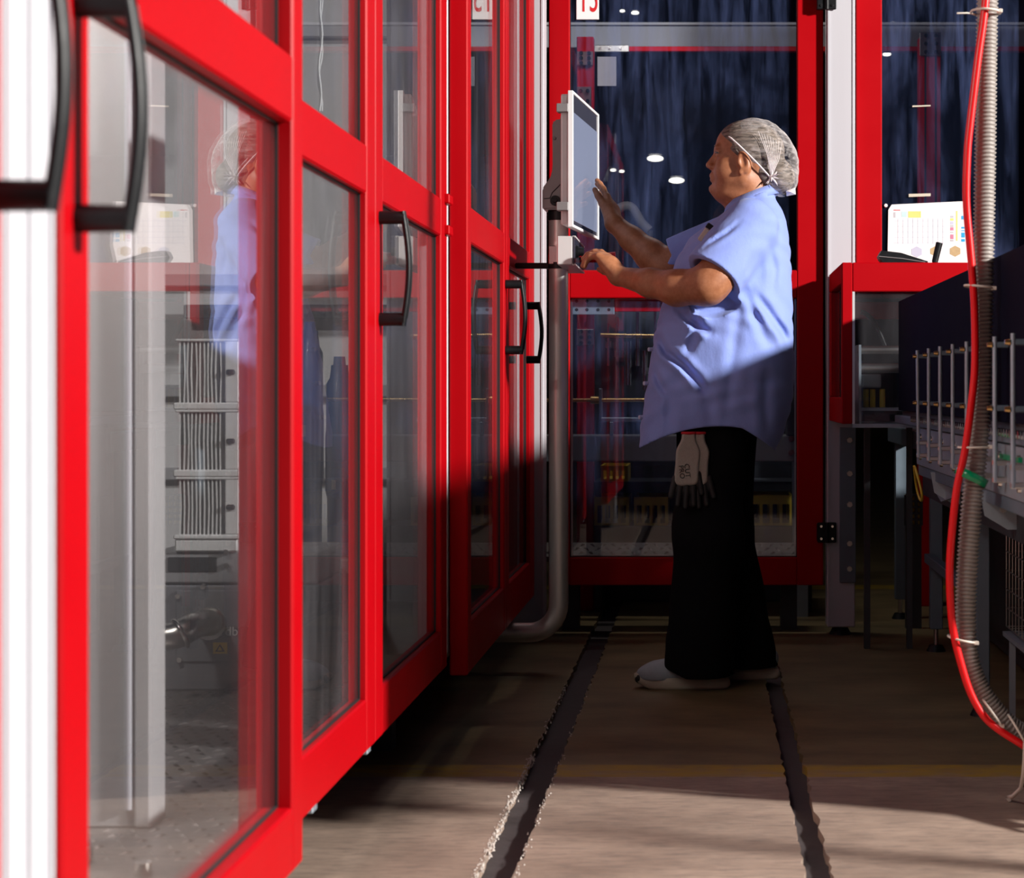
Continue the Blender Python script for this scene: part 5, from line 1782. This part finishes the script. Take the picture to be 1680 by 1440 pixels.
# folds: grooves with a ridge beside them, drawn on the near side in the XZ plane
near = np.clip((c - 0.02 - y) / 0.10, 0, 1).astype(np.float32)


def fold(pts, depth, width, ridge=0.6, mask=None):
    P = [Vector((p[0], p[1])) for p in pts]
    best = np.full(T.F.shape[::2], 9.0, dtype=np.float32)      # (x, z) plane
    sgn = np.zeros_like(best)
    tt = np.zeros_like(best)
    X2 = x[:, 0, :] + 0 * z[0, :, :]
    Z2 = z[0, :, :] + 0 * x[:, 0, :]
    n_ = len(P) - 1
    for i in range(n_):
        a2, b2 = P[i], P[i + 1]
        d2 = b2 - a2
        t = np.clip(((X2 - a2.x) * d2.x + (Z2 - a2.y) * d2.y) / d2.length_squared, 0, 1)
        dx, dz = X2 - a2.x - t * d2.x, Z2 - a2.y - t * d2.y
        dist = np.sqrt(dx * dx + dz * dz)
        m_ = dist < best
        best = np.where(m_, dist, best)
        sgn = np.where(m_, np.sign(dx * d2.y - dz * d2.x), sgn)
        tt = np.where(m_, (i + t) / n_, tt)
    taper = np.sin(np.pi * np.clip(tt, 0.02, 0.98)) ** 0.6
    sd = best * sgn
    g = depth * taper * (np.exp(-(sd / width) ** 2) - ridge * np.exp(-((sd - 1.7 * width) / (1.2 * width)) ** 2) - ridge * 0.5 * np.exp(-((sd + 1.9 * width) / (1.3 * width)) ** 2))
    T.F += (g[:, None, :] * (near if mask is None else mask)).astype(np.float32)


def W(px, py):
    p = at(px, py, 5.36)
    return (p.x, p.z)


fold([W(1078, 552), W(1092, 577), W(1120, 598), W(1140, 620), W(1156, 640)], 0.018, 0.011, 0.8)
fold([W(1112, 508), W(1130, 524), W(1150, 538), W(1166, 545)], 0.014, 0.010, 0.8)
fold([W(1072, 606), W(1080, 628), W(1094, 648)], 0.008, 0.009)
fold([W(1145, 512), W(1138, 550), W(1126, 582)], 0.008, 0.012)
fold([W(1238, 478), W(1262, 512), W(1285, 540), W(1300, 580)], 0.012, 0.012, 0.8)
fold([W(1222, 470), W(1240, 520), W(1262, 570)], 0.007, 0.013)
fold([W(1215, 480), W(1208, 540), W(1198, 620), W(1190, 700)], 0.005, 0.016)
fold([W(1260, 600), W(1255, 660), W(1262, 720)], 0.006, 0.016)
fold([W(1100, 640), W(1096, 680), W(1098, 720)], 0.006, 0.013)
fold([W(1200, 378), W(1175, 395), W(1150, 412)], 0.006, 0.007)
fold([W(1215, 365), W(1190, 388), W(1168, 400)], 0.005, 0.006)
fold([W(1262, 400), W(1272, 440), W(1268, 480)], 0.006, 0.012)
fold([W(1235, 420), W(1225, 445), W(1212, 468)], 0.003, 0.008)
fold([W(1140, 600), W(1160, 660), W(1170, 700)], 0.005, 0.016)
T.F += (0.0022 * np.sin(38 * x + 9 * np.sin(14 * z + 3 * y)) * np.sin(21 * z + 11 * x + 8 * y)).astype(np.float32)
# hollow the sleeve mouths
T.cone((-0.0125, 5.305, 1.165), (0.042, 5.336, 1.239), 0.084, 0.056, 0.004, 's')
T.cone((-0.16, 5.82, 1.255), (-0.055, 5.805, 1.300), 0.072, 0.052, 0.004, 's')
# curved hem: high at the sides, tails front and back
hem = 0.762 + 0.014 * np.cos(0) - 0.060 * np.clip(np.abs((x - 0.035) / 0.22), 0, 1.2) ** 2 - 0.055 * np.clip((x - 0.10) / 0.14, 0, 1)
T.F = np.maximum(T.F, hem - z).astype(np.float32)
# neck opening
T.F = np.maximum(T.F, (z - (1.4235 + (x - 0.066) * 0.40)) * 0.93).astype(np.float32)
T.cone((0.135, c, 1.38), (0.120, c, 1.55), 0.050, 0.062, 0.004, 's')
shirt = part('shirt', T.build('shirt', PO), 'shirt_cloth', per, 'light blue short sleeved work shirt')
# collar band standing round the neck
col_ = MB()
vs, fs = [], []
n = 40
for i in range(n + 1):
    th = math.radians(14) + (2 * math.pi - math.radians(28)) * i / n + math.pi
    cx0, cy0 = 0.130, c
    px_, py_ = math.cos(th), math.sin(th)
    for (rx, ry, dz) in ((0.074, 0.080, -0.014), (0.068, 0.072, 0.014), (0.073, 0.077, 0.016), (0.086, 0.096, -0.018)):
        X_ = cx0 + px_ * rx
        Z_ = 1.4235 + (X_ - 0.066) * 0.40 + dz
        vs.append((X_, cy0 + py_ * ry, Z_))
for i in range(n):
    for j in range(3):
        fs.append((i * 4 + j, (i + 1) * 4 + j, (i + 1) * 4 + j + 1, i * 4 + j + 1))
    fs.append((i * 4 + 3, (i + 1) * 4 + 3, (i + 1) * 4, i * 4))
col_.add(vs, fs, True)
part('collar', col_, 'shirt_cloth', shirt)
for (z_, x_) in ((0.80, -0.196), (0.90, -0.182), (1.00, -0.168)):
    part('button', MB().cyl((x_ - 0.004, c - 0.07, z_), (x_ + 0.010, c - 0.06, z_), 0.006, n=12), 'button_pearl', shirt)
# stitched side seam
seam = []
for i in range(22):
    z_ = 0.785 + 0.014 * i
    seam.append(Vector((0.062 + 0.05 * (i / 21), c - float(np.interp(z_, zk, wk)) * 1.004, z_)))

# trousers
Q = SDF((-0.20, 5.30, 0.02), (0.30, 5.90, 0.98), 0.0052)
Q.ell((0.030, c, 0.86), (0.140, 0.185, 0.16), 0.03)
Q.chain([(0.018, 5.488, 0.80), (0.004, 5.475, 0.47), (-0.020, 5.515, 0.10)], [0.104, 0.098, 0.098], 0.04)
Q.chain([(0.040, 5.690, 0.82), (0.050, 5.700, 0.47), (0.110, 5.715, 0.10)], [0.118, 0.084, 0.094], 0.04)
Q.cone((-0.025, 5.525, 0.12), (-0.025, 5.535, 0.02), 0.098, 0.108, 0.02)
Q.cone((0.108, 5.715, 0.12), (0.112, 5.72, 0.02), 0.092, 0.104, 0.02)
x, y, z = Q.all()
Q.F += (0.004 * np.sin(26 * z + 12 * x + 5 * np.sin(9 * y)) * np.sin(18 * y + 10 * x)).astype(np.float32)
Q.F = np.maximum(Q.F, (0.040 + 0.012 * np.clip((x + 0.14) / 0.2, -0.3, 1) * 0 + 0.030 * np.clip((-0.06 - x) / 0.08, 0, 1)) - z).astype(np.float32)
Q.F = np.maximum(Q.F, z - 0.955).astype(np.float32)
trs = part('trousers', Q.build('trousers', PO), 'trouser_black', per, 'black work trousers')


def shoe(xt, yc, yaw, lab):
    """trainer with its toe at xt pointing to -X"""
    L = 0.285
    K = SDF((xt - 0.02, yc - 0.08, -0.01), (xt + L + 0.03, yc + 0.08, 0.15), 0.0032)
    K.ell((xt + 0.068, yc, 0.038), (0.062, 0.044, 0.036), 0.01)
    K.cone((xt + 0.075, yc, 0.042), (xt + 0.16, yc, 0.066), 0.038, 0.038, 0.02)
    K.cone((xt + 0.16, yc, 0.062), (xt + 0.245, yc, 0.062), 0.040, 0.036, 0.02)
    K.cone((xt + 0.20, yc, 0.07), (xt + 0.215, yc, 0.115), 0.036, 0.034, 0.02)
    x, y, z = K.all()
    K.F = np.maximum(K.F, 0.026 - z).astype(np.float32)
    up = part('shoe', K.build('shoe', PO, smooth_it=1), 'shoe_grey', per, lab)
    s_ = MB()
    out = []
    for i in range(40):
        t = 2 * math.pi * i / 40
        X_ = xt + L / 2 - math.cos(t) * (L / 2)
        wd = 0.046 if X_ < xt + 0.12 else 0.039
        out.append((X_, yc + math.sin(t) * abs(math.sin(t)) ** -0.35 * wd if abs(math.sin(t)) > 1e-3 else yc))
    vs, fs = [], []
    for (zf, g) in ((0.0, 0.95), (0.008, 1.0), (0.020, 1.0), (0.034, 0.95)):
        for (a2, b2) in out:
            lift = 0.022 * max(0, (xt + 0.06 - a2) / 0.06) ** 2 if zf < 0.03 else 0.012 * max(0, (xt + 0.06 - a2) / 0.06) ** 2
            vs.append((xt + L / 2 + (a2 - xt - L / 2) * g, yc + (b2 - yc) * g, zf + lift))
    for i in range(3):
        for k_ in range(40):
            k2 = (k_ + 1) % 40
            fs.append((i * 40 + k_, i * 40 + k2, (i + 1) * 40 + k2, (i + 1) * 40 + k_))
    fs += [tuple(range(39, -1, -1)), tuple(range(120, 160))]
    s_.add(vs, fs, True)
    part('sole', s_, 'shoe_sole', up)
    part('toe_cap', MB().sphere((xt + 0.016, yc, 0.030), 0.020, (0.75, 1.5, 0.85), 14, 10), 'glove_dip', up)
    lc = MB()
    for i in range(4):
        X_ = xt + 0.105 + i * 0.022
        zt = 0.078 + i * 0.0075
        lc.tube([(X_, yc - 0.026, zt - 0.008), (X_ + 0.004, yc, zt + 0.003), (X_, yc + 0.026, zt - 0.008)], 0.0026, 6)
    part('laces', lc, 'print_white', up)


shoe(-0.216, 5.535, 0, 'grey trainer stepping forward')
shoe(-0.062, 5.715, 0, 'grey trainer at the back')

# gloves hanging out of the pocket
def glove(px, Y, lab, flip, lettered):
    gx = at(px, 0, Y).x
    G = thing('work_glove', (gx, Y, 0.55), lab, 'glove', 'work gloves hanging from the pocket')
    GO = G.location.copy()
    B = SDF((gx - 0.075, Y - 0.035, 0.50), (gx + 0.075, Y + 0.035, 0.80), 0.0026)
    B.cone((gx + 0.004, Y, 0.765), (gx + 0.002, Y, 0.70), 0.019, 0.024, 0.01)
    B.cone((gx - 0.006, Y, 0.70), (gx - 0.018, Y, 0.625), 0.026, 0.021, 0.02)
    B.cone((gx + 0.010, Y, 0.70), (gx + 0.014, Y, 0.625), 0.024, 0.019, 0.02)
    x, y, z = B.all()
    B.F = np.maximum(B.F, (np.abs(y - Y) - 0.0135)).astype(np.float32)
    B.F = np.maximum(B.F, z - 0.757).astype(np.float32)
    part('knit_body', B.build('knit_body', GO), 'glove_knit', G, 'grey knitted glove back')
    D = SDF((gx - 0.085, Y - 0.035, 0.48), (gx + 0.085, Y + 0.035, 0.66), 0.0026)
    for (a2, b2) in (((-0.034, 0.628), (-0.048, 0.575)), ((-0.020, 0.618), (-0.028, 0.552)), ((-0.002, 0.614), (-0.006, 0.545)), ((0.016, 0.620), (0.017, 0.552)), ((0.030, 0.640), (0.040, 0.585))):
        D.cone((gx + a2[0] * flip, Y, a2[1]), (gx + b2[0] * flip, Y, b2[1]), 0.0105, 0.0085, 0.003)
    part('dipped_fingers', D.build('dipped_fingers', GO), 'glove_dip', G, 'black dipped glove fingers')
    part('cuff', MB().ring((gx + 0.004, Y, 0.757), (0, 0, 1), 0.019, 0.0042, 24, 8, ell=0.72, a=(1, 0, 0)), 'glove_cuff', G, 'red glove cuff')
    if lettered:
        for i, (txt, sz) in enumerate((('CUT', 0.020), ('PRO', 0.020))):
            M_ = Matrix.Translation((gx - 0.001 - 0.016 * i, Y - 0.0142, 0.650 - 0.004 * i)) @ Matrix.Rotation(math.pi / 2, 4, 'X') @ Matrix.Rotation(-math.pi / 2 + 0.12, 4, 'Z')
            part('lettering', text_mb(txt, sz, M_, 0.0012), 'print_black', G, 'black print on the glove')


glove(1128, 5.362, 'front grey work glove with black lettering and black dipped fingers', 1, True)
glove(1143, 5.372, 'rear grey work glove partly hidden by the lettered one', -1, False)

# clip-on badge at the shirt front
from mathutils.bvhtree import BVHTree
_bv = BVHTree.FromPolygons([v.co + PO for v in shirt.data.vertices], [tuple(p.vertices) for p in shirt.data.polygons])
_dir = (at(1157, 382, 5.5) - Vector((0, 0, CAMZ))).normalized()
_hit = _bv.ray_cast(Vector((0, 0, CAMZ)), _dir)[0]
bpos = (_hit if _hit is not None else at(1157, 382, 5.46)) - _dir * 0.010
bd = thing('clip_badge', bpos, 'small beige badge with a black clip on the shirt front', 'badge')
Mb = Matrix.Translation(bpos) @ Matrix.Rotation(0.62, 4, 'Y')
part('case', MB().box(-0.008, 0.008, -0.014, 0.014, -0.028, 0.014, 0.003).xform(Mb), 'tag_beige', bd)
part('clip', MB().box(-0.010, 0.012, -0.011, 0.011, 0.012, 0.030, 0.003).xform(Mb), 'black_plastic', bd)
